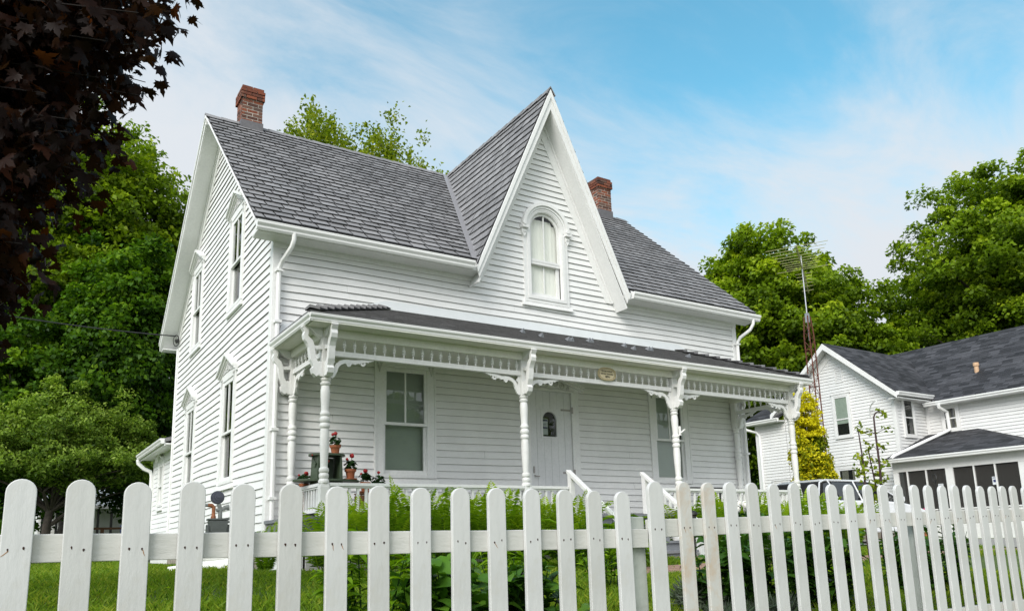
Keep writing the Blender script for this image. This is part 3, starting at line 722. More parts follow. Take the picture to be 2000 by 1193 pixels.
def spandrel(px, py, sx, sy, post, L=.62):
    """pierced corner bracket under the spindle rail"""
    mb = MB()
    if sx: mb.M = lambda a, b, c: (px+sx*(.062+a), py+b, c)
    else: mb.M = lambda a, b, c: (px+b, py+sy*(.062+a), c)
    T = 3.428; k = L/.62
    S_ = lambda pts: [(a*k, T+c) for a, c in pts]
    mb.stroke(S_([(.62,-.004),(.56,-.012),(.50,-.022),(.42,-.035),(.34,-.052),(.26,-.058)]), [.010,.028,.038,.043,.05,.056], -.013, .013)
    mb.stroke(S_([(.27,-.052),(.20,-.055),(.14,-.075),(.095,-.115),(.07,-.165),(.05,-.215),(.03,-.262),(.012,-.295)]), [.056,.056,.054,.056,.06,.066,.06,.025], -.0145, .0145)
    mb.disc(.255*k, T-.085, .036, -.012, .012); mb.disc(.055*k, T-.19, .045, -.0115, .0115); mb.disc(.03*k, T-.07, .03, -.0112, .0112)
    mb.ring([(.455*k+.038*math.cos(a), T-.062+.038*math.sin(a)) for a in np.linspace(0, 2*PI, 14, endpoint=False)], [(.455*k+.013*math.cos(a), T-.056+.016*math.sin(a)) for a in np.linspace(0, 2*PI, 14, endpoint=False)], -.0118, .0118)
    mb.prism(S_([(0,-.001),(.035,-.001),(.035,-.10),(.028,-.24),(0,-.27)]), -.0125, .0125)
    mb.disc(.34*k, T-.075, .014, -.0122, .0122); mb.disc(.40*k, T-.06, .012, -.0123, .0123); mb.disc(.53*k, T-.034, .012, -.0124, .0124)
    mb.build('spandrel_bracket', TRIM, post)
posts = [porch_post(x, PY) for x in PXS]
for i, (x, p) in enumerate(zip(PXS, posts)):
    corbel(x, PY, 0, -1, p)
    if i < 3: spandrel(x, PY, 1, 0, p)
    if i > 0: spandrel(x, PY, -1, 0, p)
    if i in (0, 3):
        corbel(x, PY, -1 if i == 0 else 1, 0, p); spandrel(x, PY, 0, 1, p, .5)
for x in (PXS[0], PXS[3]):
    p = porch_post(x, -.10); corbel(x, -.10, -1 if x < 5 else 1, 0, p); spandrel(x, -.10, 0, -1, p, .5)
fh = MB(); fh.box(6.60,6.625,-1.565,-1.53,2.66,2.82); fh.tube([(6.615,-1.56,2.70),(6.64,-1.60,2.735),(6.66,-1.63,2.76)], .015, 8); fh.build('flag_holder', TRIM, HS, smooth=True)
# beam, ceiling
mb = MB()
mb.box(.25, W-.25, PY-.065, PY+.065, 3.672, 3.80)
for x in PXS[::3]: mb.box(x-.06, x+.06, PY+.066, -.01, 3.674, 3.80)
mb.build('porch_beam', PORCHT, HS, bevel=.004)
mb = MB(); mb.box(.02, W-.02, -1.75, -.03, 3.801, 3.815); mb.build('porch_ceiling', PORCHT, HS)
# spindle friezes
sp_prof = [(r_*1.28, z_) for r_, z_ in [(.009,0),(.009,.05),(.021,.056),(.021,.066),(.011,.074),(.017,.082),(.0215,.098),(.016,.116),(.010,.124),(.019,.132),(.013,.140),(.008,.146),(.008,.172)]]
spm = MB(); spm.lathe(sp_prof, 0, 0, 10); sp0 = spm.build('spindle', TRIM, None, smooth=True)
used = [False]
def spindle_run(a, b, n, skip=None):
    a = Vector(a); b = Vector(b); mb = MB()
    ax = 'x' if abs(b.x-a.x) > .1 else 'y'
    if ax == 'x': mb.box(a.x+.061, b.x-.061, a.y-.035, a.y+.035, 3.430, 3.500)
    else: mb.box(a.x-.035, a.x+.035, a.y+.061, b.y-.061, 3.430, 3.500)
    fr = mb.build('spindle_frieze', TRIM, HS, bevel=.003)
    for i in range(n):
        t = (i+.75)/(n+.5); p = a.lerp(b, t)
        if skip and skip[0] < p.x < skip[1]: continue
        if used[0]: o = sp0.copy(); COL.objects.link(o)
        else: o = sp0; used[0] = True
        o.parent = fr; o.location = (p.x, p.y, 3.5)
for i in range(3): spindle_run((PXS[i],PY,0), (PXS[i+1],PY,0), 21, (4.87,5.23) if i == 1 else None)
for x in PXS[::3]: spindle_run((x,PY,0), (x,-.10,0), 9)
# balustrades
bl = MB(); bl.box(-.016,.016,-.016,.016,1.425,1.695); bal0 = bl.build('baluster', TRIM, None); bu = [False]
def balustrade(a, b, n):
    a = Vector(a); b = Vector(b); mb = MB(); ax = abs(b.x-a.x) > .1
    if ax:
        mb.box(a.x, b.x, a.y-.045, a.y+.045, 1.715, 1.757); mb.box(a.x, b.x, a.y-.028, a.y+.028, 1.692, 1.714); mb.box(a.x, b.x, a.y-.03, a.y+.03, 1.385, 1.425)
    else:
        mb.box(a.x-.045, a.x+.045, a.y, b.y, 1.715, 1.757); mb.box(a.x-.028, a.x+.028, a.y, b.y, 1.692, 1.714); mb.box(a.x-.03, a.x+.03, a.y, b.y, 1.385, 1.425)
    rl = mb.build('porch_railing', TRIM, HS, bevel=.003)
    for i in range(n):
        p = a.lerp(b, (i+.5)/n)
        if bu[0]: o = bal0.copy(); COL.objects.link(o)
        else: o = bal0; bu[0] = True
        o.parent = rl; o.location = (p.x, p.y, 0)
balustrade((PXS[0]+.06,PY,0), (PXS[1]-.06,PY,0), 26); balustrade((PXS[1]+.06,PY,0), (4.19,PY,0), 6)
balustrade((5.81,PY,0), (PXS[2]-.06,PY,0), 6); balustrade((PXS[2]+.06,PY,0), (PXS[3]-.06,PY,0), 26)
for x in PXS[::3]: balustrade((x,PY+.06,0), (x,-.16,0), 12)
# steps and hand rails
mb = MB()
for k in range(4):
    zt = FZ - (k+1)*.145; y1 = -1.60 - k*.27
    mb.box(4.33, 5.67, y1-.30, y1, zt-.035, zt); mb.box(4.36, 5.64, y1-.27, y1-.25, .5, zt-.036)
mb.box(4.33,4.358,-2.66,-1.6,.5,.75); mb.box(5.642,5.67,-2.66,-1.6,.5,.75)
mb.build('front_steps', GREYP, HS)
for x in (4.24, 5.76):
    mb = MB()
    sl = .70; y0, z0 = -1.46, 2.02; y1 = -2.75; z1 = z0 - sl*(y0-y1)
    mb.prism([(y0,z0),(y1,z1),(y1,z1-.055),(y0,z0-.055)], x-.045, x+.045, 'x')
    mb.box(x-.04, x+.04, -1.56, -1.48, FZ, z0-.085); mb.box(x-.04, x+.04, -2.70, -2.62, .5, z1+.02)
    mb.prism([(-1.561,FZ-.02),(-1.561,z0-.60),(-2.61,z0-.60-.75),(-2.61,.52)], x-.015, x+.015, 'x')
    mb.build('step_handrail', TRIM, HS, bevel=.003)
# porch roof
PR = MB(); pe_y, pe_z, pw_z = -1.80, 3.905, 4.655
pslope = (pw_z-pe_z)/(-pe_y); pc = 1/math.hypot(1, pslope); ps = pslope*pc; PLV = -pe_y/pc
PX0, PX1 = -.03, W+.03
def Pp(u, v, h): return (u, pe_y + v*pc - h*ps, pe_z + v*ps + h*pc)
shingles(PR, Pp, PLV, .15, .24, lambda v: [(PX0+v*pc, PX1-v*pc)], .02, .005)
def Pl(u, v, h): return (PX0 + v*pc - h*ps, u, pe_z + v*ps + h*pc)
def Pr(u, v, h): return (PX1 - v*pc + h*ps, u, pe_z + v*ps + h*pc)
for P_ in (Pl, Pr): shingles(PR, P_, PLV, .15, .24, lambda v: [(pe_y+v*pc, -.03)], .02, .005)
PR.edge = plain('porch_shingle_edge_shade', (.125,.122,.122), .9)  # shade under the porch shingle edges, painted in more faintly
proof = PR.build('porch_roof', PSHING, HS)
mb = MB()
for s, x0 in ((1, PX0), (-1, PX1)):   # hip caps: a saw-tooth line of lapped tiles
    k = 0; mb.mark()
    while k*.15 < 1.70:
        t = k*.15; t1 = t+.20; c0 = Vector((x0+s*t, pe_y+t, pe_z+pslope*t)); c1 = Vector((x0+s*t1, pe_y+t1, pe_z+pslope*t1))
        for sd in (0, 1):
            o = Vector((s*.12, 0, -.0)) if sd == 0 else Vector((0, .12, 0))
            o.z = 0.012 if sd == 0 else 0.012
            if sd == 0: w = Vector((s*.13, -.02, -.005))
            else: w = Vector((-s*.02, .13, -.005))
            mb.add([tuple(c0+Vector((0,0,.098))), tuple(c1+Vector((0,0,.035))), tuple(c1+w+Vector((0,0,.026))), tuple(c0+w+Vector((0,0,.08))), tuple(c0+Vector((0,0,.06))), tuple(c0+w+Vector((0,0,.045)))], [(0,1,2,3),(0,3,5,4),(2,3,5)])
        k += 1
mb.edge = EDGE; mb.pat = [0,0,1]; mb.build_each('hip_cap', SHING, proof, recalc=False)
mb = MB(); mb.add([Pp(PX0+.01,0,-.004),Pp(PX1-.01,0,-.004),Pp(PX1-PLV*pc,PLV,-.004),Pp(PX0+PLV*pc,PLV,-.004),Pl(-.01,0,-.004),Pr(-.01,0,-.004)], [(0,1,2,3),(0,3,4),(1,5,2)])
mb.add([(0.02,-1.74,3.82),(W-.02,-1.74,3.82),(W-.02,-.02,3.82),(.02,-.02,3.82)], [(0,1,2,3)]); mb.build('roof_deck', SHADOWL, proof, recalc=False)
mb = MB(); n = 7
for x in (3.9,4.05,4.6,4.67,5.3,5.36,6.05,6.12,6.7,6.77,7.4): 
    v = .75 + .35*(int(x*10) % 2); a = Pp(x, v, .02); mb.mark(); mb.add([a, Pp(x+.07,v,.02), Pp(x+.035,v+.02,.10), Pp(x+.035,v+.14,.03)], [(0,1,2),(1,3,2),(0,2,3)])
mb.build_each('snow_guard', plain('snow_guard_metal', (.30,.31,.34), .35, .7), proof)
mb = MB(); mb.prism([(.10,4.05),(.12,4.19),(1.78,4.80),(8.22,4.80),(9.88,4.19),(9.90,4.05),(8.2,4.66),(1.8,4.66)], -.046, -.030); mb.build('wall_flashing', WFLASH, HS)
mb = MB(); gutter(mb, (PX0+.008,-1.742), (PX1-.008,-1.742), (0,-1), 3.897, .105, .09); gx = mb
mb.build('porch_gutter', ALU, HS)
for s, x in ((-1, .045), (1, W-.045)):
    mb = MB(); gutter(mb, (x,-1.80), (x,-.03), (s,0), 3.896, .105, .09); mb.build('porch_gutter', ALU, HS)
mb = MB(); mb.hexa([(.02,-1.80,3.79),(W-.02,-1.80,3.79),(W-.02,-1.78,3.79),(.02,-1.78,3.79)], [(.02,-1.80,3.89),(W-.02,-1.80,3.89),(W-.02,-1.78,3.89),(.02,-1.78,3.89)])
mb.box(.02,.04,-1.77,-.03,3.79,3.89); mb.box(W-.04,W-.02,-1.77,-.03,3.79,3.89); mb.box(.02,W-.02,-1.779,-1.55,3.785,3.80); mb.box(.041,.24,-1.54,-.03,3.785,3.80); mb.box(W-.24,W-.041,-1.54,-.03,3.785,3.80)
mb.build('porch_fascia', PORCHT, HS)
# chimneys
def chimney(cx, zb, zt, w, d):
    mb = MB(); z = zb; row = 0; bh = .072
    while z < zt-.01:
        e = 0
        if zt-z < .32: e = .035
        if zt-z < .10: e = .012
        hw, hd = w/2+e, d/2+e
        for side in range(4):
            Ln = (w if side % 2 == 0 else d)+2*e; u = -Ln/2 - (row % 2)*.11
            while u < Ln/2:
                u0, u1 = max(u, -Ln/2), min(u+.200, Ln/2)
                if u1-u0 > .03:
                    j = random.uniform(-.004, .004); t0, t1 = -.05, j
                    if side == 0: mb.box(cx+u0, cx+u1, RY-hd-t1, RY-hd-t0, z, z+bh-.016)
                    elif side == 2: mb.box(cx+u0, cx+u1, RY+hd+t0, RY+hd+t1, z, z+bh-.016)
                    elif side == 1: mb.box(cx-hw-t1, cx-hw-t0, RY+u0+.002, RY+u1-.002, z, z+bh-.016)
                    else: mb.box(cx+hw+t0, cx+hw+t1, RY+u0+.002, RY+u1-.002, z, z+bh-.016)
                u += .215
        z += bh; row += 1
    c = mb.build('chimney', BRICK, HS)
    mb = MB(); mb.box(cx-w/2+.004, cx+w/2-.004, RY-d/2+.004, RY+d/2-.004, zb-.5, zt-.02); mb.build('mortar_core', MORTAR, c)
    mb = MB(); mb.box(cx-w/2-.02, cx+w/2+.02, RY-d/2-.02, RY+d/2+.02, zb-.45, zb+.02); mb.build('flashing', FLASH, c)
chimney(.46, 9.34, 10.13, .40, .42); chimney(9.60, 9.40, 10.33, .42, .42)
# rear wing
mb = MB(SD); WY0, WY1 = D, 11.10
mb.M = lambda u, n, z: (.15-n, u, z)
siding(mb, .95, 3.35, .115, lambda z: (WY0, WY1), [(9.58,10.22,2.0,3.2)], .002); mb.build('wing_wall', WHITE, HS, recalc=False)
mb = MB(); mb.box(.165, 6, WY0, WY1-.01, .3, 1.95); mb.box(.165, 6, WY0, 9.5, 1.95, 3.35); mb.box(.165, 6, 10.3, WY1-.01, 1.95, 3.35); mb.box(.3, 6, 9.5, 10.3, 1.95, 3.35); mb.build('wing_body', WHITE, HS)
mb = MB(); mb.mark(); mb.box(.118,.148,WY1-.1,WY1+.02,.95,3.35); mb.mark(); mb.box(.12,.149,WY0+.02,WY0+.1,.95,3.35); mb.build_each('corner_board', TRIM, HS)
mb = MB(); mb.hexa([(-.2,WY0+.02,3.36),(6,WY0+.02,4.9),(6,WY1+.2,4.9),(-.2,WY1+.2,3.36)], [(-.2,WY0+.02,3.44),(6,WY0+.02,4.98),(6,WY1+.2,4.98),(-.2,WY1+.2,3.44)]); mb.build('wing_roof', SHING, HS)
mb = MB(); mb.box(-.19,.16,WY0+.03,WY1+.18,3.30,3.335); mb.box(-.2,-.18,WY0+.03,WY1+.19,3.27,3.43); mb.box(.11,.149,WY0+.02,WY1+.02,3.10,3.30); mb.build('wing_soffit', SOFFIT, HS)
mb = MB(); gutter(mb, (-.2,WY0+.02), (-.2,WY1+.2), (-1,0), 3.43, .12, .10)
mb.build('gutter', ALU, HS)
mb = MB(); mb.tube([(-.25,WY1+.12,3.32),(-.24,WY1+.12,3.22),(-.1,WY1+.10,3.08),(.06,WY1+.06,3.0),(.09,WY1+.05,2.88),(.09,WY1+.05,.8)], .05, 8); mb.build('downspout', ALU, HS, smooth=True)
mb = MB(); mb.tube([(-.045,D-.03,5.5),(-.045,D-.03,3.5),(-.045,D-.03,1.1)], .020, 8); mb.build('downspout', ALU, HS, smooth=True)
ov, SDW = SD, (lambda u, n, z: (.15-n, u, z))
sash_window(SDW, 9.9, 2.13, 3.02, .40, ped=False, glass=SGLASS, cw=.10)
mb = MB(SDW)
for s in (-1, 1):
    mb.prism([(9.9, 3.42), (9.9+s*.42, 3.22), (9.9+s*.42, 3.16), (9.9, 3.36)], -.02, .12+.0007*s); mb.stroke([(9.9+s*.30,3.02),(9.9+s*.36,3.1),(9.9+s*.3,3.2),(9.9,3.3)], .04, -.01, .05)
mb.build('pediment', TRIM, HS)
# ------------------------------------------------------------------ plaque on the spindle frieze
PL = thing('plaque', 'cream oval plaque with black lettering hung on the porch spindle frieze', 'sign', (5.05, PY-.055, 3.600))
def oval(a, b, n=40): return [(math.copysign(abs(math.cos(t))**.75, math.cos(t))*a, math.copysign(abs(math.sin(t))**.75, math.sin(t))*b) for t in [2*PI*i/n for i in range(n)]]
mb = MB(); mb.prism(oval(.182,.106), -.012, .012); mb.build('board', IVORY, PL, bevel=.004)
mb = MB(); mb.ring(oval(.184,.108), oval(.168,.094), -.020, -.0125); mb.build('rim', plain('tan_rim', (.46,.36,.20), .5), PL, bevel=.002)
mb = MB(); mb.ring(oval(.157,.084), oval(.152,.080), -.0135, -.0122)
mb.build('border_line', INK, PL)
def text(name, s, x, z, size, parent, mat, M, ext=.001, bold=0, sx=1.):
    cu = bpy.data.curves.new(name, 'FONT'); cu.body = s; cu.size = size; cu.align_x = 'CENTER'; cu.align_y = 'CENTER'; cu.extrude = ext; cu.offset = bold
    o = bpy.data.objects.new(name+'_tmp', cu); COL.objects.link(o); bpy.context.view_layer.update()
    me = bpy.data.meshes.new_from_object(o.evaluated_get(bpy.context.evaluated_depsgraph_get())); bpy.data.objects.remove(o)
    me.materials.clear(); me.materials.append(mat)
    t = bpy.data.objects.new(name, me); COL.objects.link(t); t.parent = parent
    t.matrix_local = M(x, z) @ Matrix.Diagonal((sx, 1, 1, 1)); return t
MT = lambda x, z: Matrix.Translation((x, -.0135, z)) @ Matrix.Rotation(PI/2, 4, 'X')
text('lettering', 'EDGETOWN', 0, .043, .040, PL, INK, MT, .0008, .0008); text('lettering', 'HISTORIC BUILDING', 0, -.002, .034, PL, INK, MT, .0008, .0006, .84)
text('lettering', '\u00b7 1874 \u00b7', 0, -.048, .050, PL, INK, MT, .0008, .0016)
# ------------------------------------------------------------------ picket fence
FY = -8.2
def picket_mesh(w, h, th=.022):
    mb = MB(); r = w/2; n = 12; zs = h-r
    pts = [(-r,0)] + [(-r*math.cos(PI*i/n), zs+r*.98*math.sin(PI*i/n)) for i in range(n+1)] + [(r,0)]
    mb.prism(pts, 0, th); return mb
def fence(name, label, xs, ztop, zbot, wid, rails, posts_, stain=()):
    F = thing(name, label, 'fence', (xs[0], FY, 0), None)
    ox = xs[0]
    for i, x in enumerate(xs):
        w = (wid[i] if isinstance(wid, list) else wid)*random.uniform(.975, 1.025); h = ztop(x) - zbot + random.uniform(-.004, .004)
        p = picket_mesh(w, h).build('picket', PICKETD if i in stain else PICKET, F, bevel=.003)
        p.location = (x-ox, 0, zbot); p.rotation_euler.y = R(random.uniform(-.35, .35)); p.rotation_euler.x = R(random.uniform(-.2,.2))
        rz = rails[0](x)
        for s in (-1, 1):
            zz = rz + random.uniform(-.006, .006) - zbot - .002; mb = MB()
            a = s*w*random.uniform(.20,.26); r = random.uniform(.0028, .0042)
            mb.disc(a, zz, r, -.0012, .004, seg=7); mb.prism([(a-r*.8,zz),(a+r*.8,zz),(a+r*.3+random.uniform(-.002,.002),zz-random.uniform(.006,.010)),(a-r*.5,zz-.005)], -.0009, .003)
            mb.build('nail', NAIL, p)
            if random.random() < .16:
                mb = MB(); d = random.uniform(.3,1)*random.choice((-1,1)); mb.stroke([(a+.003,zz-.005),(a+.012*d,zz-.018),(a+.02*d,zz-.022-random.uniform(0,.012))], [.003,.0028,.0008], -.0006, .003); mb.build('rust_streak', SMEAR, p)
    for rc in rails:
        mb = MB(); n = len(xs)*2; x0, x1 = xs[0]-(.11 if xs[0] < -1 else .035), xs[-1]+.06
        if xs[0] < -1: x1 = -.30
        if posts_ and xs[0] > -1: x1 = xs[-1]+.10
        vs = []
        for i in range(n+1):
            x = x0+(x1-x0)*i/n; z = rc(x)
            for (yy, zz) in ((.023,-.047),(.061,-.047),(.061,.047),(.023,.047)): vs.append((x-ox, yy, z+zz+.0008*math.sin(i*1.3)))
        fs = [(4*i+k, 4*i+(k+1) % 4, 4*i+4+(k+1) % 4, 4*i+4+k) for i in range(n) for k in range(4)] + [(0,1,2,3), (4*n,4*n+3,4*n+2,4*n+1)]
        mb.add(vs, fs); mb.build('rail', RAILP, F, bevel=.003)
    for px, pz in posts_:
        mb = MB(); mb.box(px-.047-ox, px+.047-ox, .062, .156, 0.0, pz); mb.build('post', OLDPOST, F, bevel=.005)
    return F
q = lambda x: -3.1293 + (x+3.1293)*1.4798
xs1 = [q(x) for x in (-3.1,-2.974,-2.855,-2.734,-2.61,-2.487,-2.357,-2.232,-2.104,-1.974,-1.844,-1.715,-1.584,-1.462,-1.333)]
xs1 = [xs1[0]-.185*k for k in (4,3,2,1)] + xs1
xs2 = [q(x) for x in (-1.182,-1.042,-.918,-.795,-.668,-.545,-.423,-.296,-.169,-.05,.083,.197,.312,.44,.557,.681,.794,.907,1.031,1.144,1.26,1.372)]
xs2 = xs2 + [xs2[-1]+.18*k for k in (1,2,3,4,5,6)]
lin = lambda x, xa, a, xb, b: a + (b-a)*(x-xa)/(xb-xa)
fence('picket_fence', 'white round-topped picket fence with rusty nails, lower run on the left of the weathered post', xs1, lambda x: lin(x,-3.1,1.204,-.47,1.190), .12, .089,
      [lambda x: lin(x,-3.0,.974,-.45,.951), lambda x: .36], [(-3.33,1.0),(-.335,1.06)])
fence('picket_fence', 'white round-topped picket fence, slightly taller run on the right with two dirty pickets', xs2, lambda x: lin(x,-.25,1.240,3.6,1.267), .14, [.103]+[.090]*30,
      [lambda x: lin(x,.6,1.008,2.45,1.030), lambda x: lin(x,.6,.365,3.3,.36)], [(2.22,1.07)], (1,2))
# ------------------------------------------------------------------ vegetation machinery
def mesh_np(name, V, F, mat, shade=None, parent=None, smooth=False):
    """V (n,3), F (m,k) index array, shade per face"""
    me = bpy.data.meshes.new(name); n, m, k = len(V), len(F), F.shape[1]
    me.vertices.add(n); me.vertices.foreach_set('co', np.ascontiguousarray(V, np.float32).ravel())
    me.loops.add(m*k); me.loops.foreach_set('vertex_index', np.ascontiguousarray(F, np.int32).ravel())
    me.polygons.add(m); me.polygons.foreach_set('loop_start', np.arange(0, m*k, k, dtype=np.int32))
    me.polygons.foreach_set('loop_total', np.full(m, k, dtype=np.int32))
    if smooth: me.polygons.foreach_set('use_smooth', np.ones(m, bool))
    me.update(calc_edges=True)
    if shade is not None:
        a = me.attributes.new('shade', 'FLOAT', 'FACE'); a.data.foreach_set('value', np.ascontiguousarray(shade, np.float32))
    me.materials.append(mat)
    o = bpy.data.objects.new(name, me); COL.objects.link(o)
    if parent: o.parent = parent
    return o
def unit(a): return a/np.maximum(np.linalg.norm(a, axis=1, keepdims=True), 1e-6)
def leaf_quads(C, N, L, size, ratio=.62, fold=.18):
    """kite-shaped leaves: centre C, normal N, long axis L"""
    N = unit(N); L = unit(L - N*(L*N).sum(1, keepdims=True)); B = np.cross(N, L); s = size[:, None]
    v0 = C - L*s*.5; v2 = C + L*s*.5 - N*s*.10
    v1 = C - L*s*.05 + B*s*ratio*.5 + N*s*fold; v3 = C - L*s*.05 - B*s*ratio*.5 + N*s*fold
    V = np.stack([v0, v1, v2, v3], 1).reshape(-1, 3); F = np.arange(len(V)).reshape(-1, 4)
    return V, F
def crown(name, lobes, nclump, per, lsize, mat, parent, seed, rc=(.55, .95), flat=.62, surf=.42, up=.55, dens_top=0., ratio=.7, hang=.35):
    """foliage: leaf clumps spread through a union of ellipsoids; returns clump centres"""
    g = np.random.default_rng(seed); lb = np.array(lobes, float); vol = lb[:,3]*lb[:,4]*lb[:,5]; pick = g.choice(len(lb), nclump, p=vol**.8/(vol**.8).sum())
    d = unit(g.normal(size=(nclump, 3))); r = g.random(nclump)**surf
    cc = lb[pick, :3] + d*lb[pick, 3:]*r[:, None]
    rcl = g.uniform(rc[0], rc[1], nclump)
    out = unit(cc - lb[:, :3].mean(0))
    n = nclump*per; idx = np.repeat(np.arange(nclump), per)
    q_ = g.normal(size=(n, 3)); q_ = unit(q_)*(g.random(n)**.45)[:, None]
    q_[:, 2] *= flat; q_[:, 2] -= .35*(q_[:, 0]**2 + q_[:, 1]**2)
    P = cc[idx] + q_*rcl[idx][:, None]
    N = out[idx]*.55 + np.array([0, 0, up]) + g.normal(size=(n, 3))*.68
    L = q_*np.array([1, 1, .3]) + g.normal(size=(n, 3))*.5 + np.array([0, 0, -hang])
    sz = lsize*g.uniform(.65, 1.25, n)
    V, F = leaf_quads(P, N, L, sz, ratio)
    tone = g.normal(0, .12, nclump)
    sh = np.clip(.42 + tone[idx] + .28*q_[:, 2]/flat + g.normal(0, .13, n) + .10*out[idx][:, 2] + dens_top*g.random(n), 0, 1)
    mesh_np(name, V, F, mat, sh, parent)
    return cc, lb
def limbs(parent, base, top, r0, targets, seed, mat=BARK, name='trunk', k=.45, nmax=60):
    g = random.Random(seed); mb = MB(); base = Vector(base); top = Vector(top); n = 9
    tr = [base.lerp(top, i/n) + Vector((g.uniform(-1,1), g.uniform(-1,1), 0))*r0*.6*(0 if i == 0 else 1) for i in range(n+1)]
    mb.tube(tr, [r0*(1.35 if i == 0 else 1)*(1-.86*i/n) for i in range(n+1)], 9)
    targets = list(targets); g.shuffle(targets)
    for t in targets[:nmax]:
        t = Vector(t); f = min(.92, max(.22, .25 + .6*((t.z-base.z)/(max(.1, top.z-base.z))) - .22)); i = int(f*n); s = tr[i]
        m1 = s.lerp(t, .35) + Vector((g.uniform(-.2,.2), g.uniform(-.2,.2), (t-s).length*.08)); m2 = s.lerp(t, .7) + Vector((g.uniform(-.25,.25), g.uniform(-.25,.25), (t-s).length*.06))
        rr = r0*k*(1-.6*f); mb.tube([s, m1, m2, t], [rr, rr*.62, rr*.34, rr*.10], 5)
    return mb.build(name, mat, parent, smooth=True)
def tree(name, label, cat, base, top, r0, lobes, nclump, per, lsize, mat, seed, group=None, limbn=50, **kw):
    """lobes are relative to the tree's base"""
    T = thing(name, label, cat, base, group)
    cc, lb = crown('crown', lobes, nclump, per, lsize, mat, T, seed, **kw)
    limbs(T, (0,0,-.3), top, r0, cc.tolist(), seed, nmax=limbn)
    return T
def blob(c, r, n, seed, sq=1., spread=.62, sub=.52):
    """an uneven set of lobes around an ellipsoid"""
    g = np.random.default_rng(seed); c = np.array(c); r = np.array(r); out = [(*c, *(r*.80))]
    for i in range(n):
        d = unit(g.normal(size=(1, 3)))[0]; k = sub*g.uniform(.72, 1.2)
        out.append((*(c + d*r*spread*g.uniform(.85, 1.12)), *(r*k)))
    return out
# -- trees behind and beside the house
gy = .62
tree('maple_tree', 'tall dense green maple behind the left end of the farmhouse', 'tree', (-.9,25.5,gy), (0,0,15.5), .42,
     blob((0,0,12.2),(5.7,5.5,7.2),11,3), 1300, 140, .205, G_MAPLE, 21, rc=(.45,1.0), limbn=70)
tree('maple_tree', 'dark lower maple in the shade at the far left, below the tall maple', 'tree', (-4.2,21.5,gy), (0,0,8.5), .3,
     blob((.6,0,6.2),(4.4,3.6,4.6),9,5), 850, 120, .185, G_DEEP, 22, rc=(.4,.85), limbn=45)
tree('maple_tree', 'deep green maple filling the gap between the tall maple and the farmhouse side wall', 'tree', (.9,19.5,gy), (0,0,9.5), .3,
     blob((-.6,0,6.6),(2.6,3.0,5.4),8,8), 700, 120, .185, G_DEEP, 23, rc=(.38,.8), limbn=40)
tree('apple_tree', 'small light-green bushy tree just left of the rear wing', 'tree', (-2.0,16.2,.64), (.3,0,3.9), .17,
     [(-1.7,.3,3.5,1.5,1.5,1.05),(.1,0,3.9,1.5,1.5,1.3),(1.5,.2,3.6,1.3,1.4,1.2),(2.6,0,3.1,1.15,1.1,.95),(-3.0,.2,3.9,1.3,1.2,1.2),(.9,-.8,2.9,1.7,1.1,.7),(-.9,-.8,2.9,1.5,1.0,.6),
      (-.1,0,5.35,.32,.3,.55),(.8,.2,5.2,.28,.28,.6),(1.75,0,4.9,.3,.3,.5),(2.5,0,4.2,.35,.35,.5),(-1.2,0,4.7,.35,.3,.5),(-2.4,.3,5.1,.35,.3,.5),(3.4,.2,3.6,.4,.4,.4),(2.9,-.4,2.4,.6,.5,.4)], 760, 84, .115, G_LIGHT, 24, rc=(.18,.5), limbn=50, up=.4, hang=.15, ratio=.5)
T = thing('maple_tree', 'sparse young maple with orange-tinged twigs rising above the roof ridge', 'tree', (7.5,14.8,gy))
g = np.random.default_rng(31); cl = []
for (tx, tz, n, spread) in ((-1.55,16.8,26,1.0),(.3,16.6,26,1.25),(1.15,15.1,60,1.5),(-.35,14.8,60,1.6),(2.4,14.4,26,.9),(3.4,13.9,20,.8),(4.3,13.6,12,.6),(1.9,13.2,40,1.3),(-2.6,14.6,12,.8),(.2,12.4,70,2.6),(-3.3,14.4,4,.4),(3.0,13.7,10,.7)):
    for i in range(int(n*1.9)): cl.append((tx*1.15+g.normal(0,spread*.55), g.normal(0,.9), tz-gy-1.0+g.normal(0,spread*.55), .42,.42,.42))
cl = np.array(cl)
n = len(cl)*44; idx = np.repeat(np.arange(len(cl)), 44); P = cl[idx,:3] + g.normal(size=(n,3))*np.array([.15,.15,.22]); N = g.normal(size=(n,3))*.6+np.array([0,0,.5]); L_ = g.normal(size=(n,3))+np.array([0,0,.25])
V, F = leaf_quads(P, N, L_, .165*g.uniform(.6,1.2,n), .62); mesh_np('crown', V, F, G_LIME, np.clip(.5+g.normal(0,.2,n),0,1), T)
limbs(T, (0,0,-.3), (.1,0,14.8), .20, [tuple(c[:3]) for c in cl], 5, nmax=120, k=.30)
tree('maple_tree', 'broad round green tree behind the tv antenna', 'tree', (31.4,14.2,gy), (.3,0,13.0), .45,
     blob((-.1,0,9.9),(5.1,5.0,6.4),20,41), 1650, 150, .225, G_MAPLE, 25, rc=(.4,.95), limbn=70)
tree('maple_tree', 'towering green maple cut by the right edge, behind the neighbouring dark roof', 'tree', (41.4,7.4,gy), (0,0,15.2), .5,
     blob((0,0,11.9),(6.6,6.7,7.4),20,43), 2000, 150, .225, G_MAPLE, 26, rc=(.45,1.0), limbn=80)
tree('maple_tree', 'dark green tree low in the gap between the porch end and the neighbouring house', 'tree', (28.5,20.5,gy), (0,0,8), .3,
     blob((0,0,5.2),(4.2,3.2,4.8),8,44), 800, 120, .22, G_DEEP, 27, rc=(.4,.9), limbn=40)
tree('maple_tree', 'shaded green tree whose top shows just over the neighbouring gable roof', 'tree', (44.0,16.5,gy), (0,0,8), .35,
     blob((0,0,6.0),(5.2,4.4,4.4),9,45), 800, 120, .24, G_DEEP, 28, rc=(.45,1.0), limbn=40)
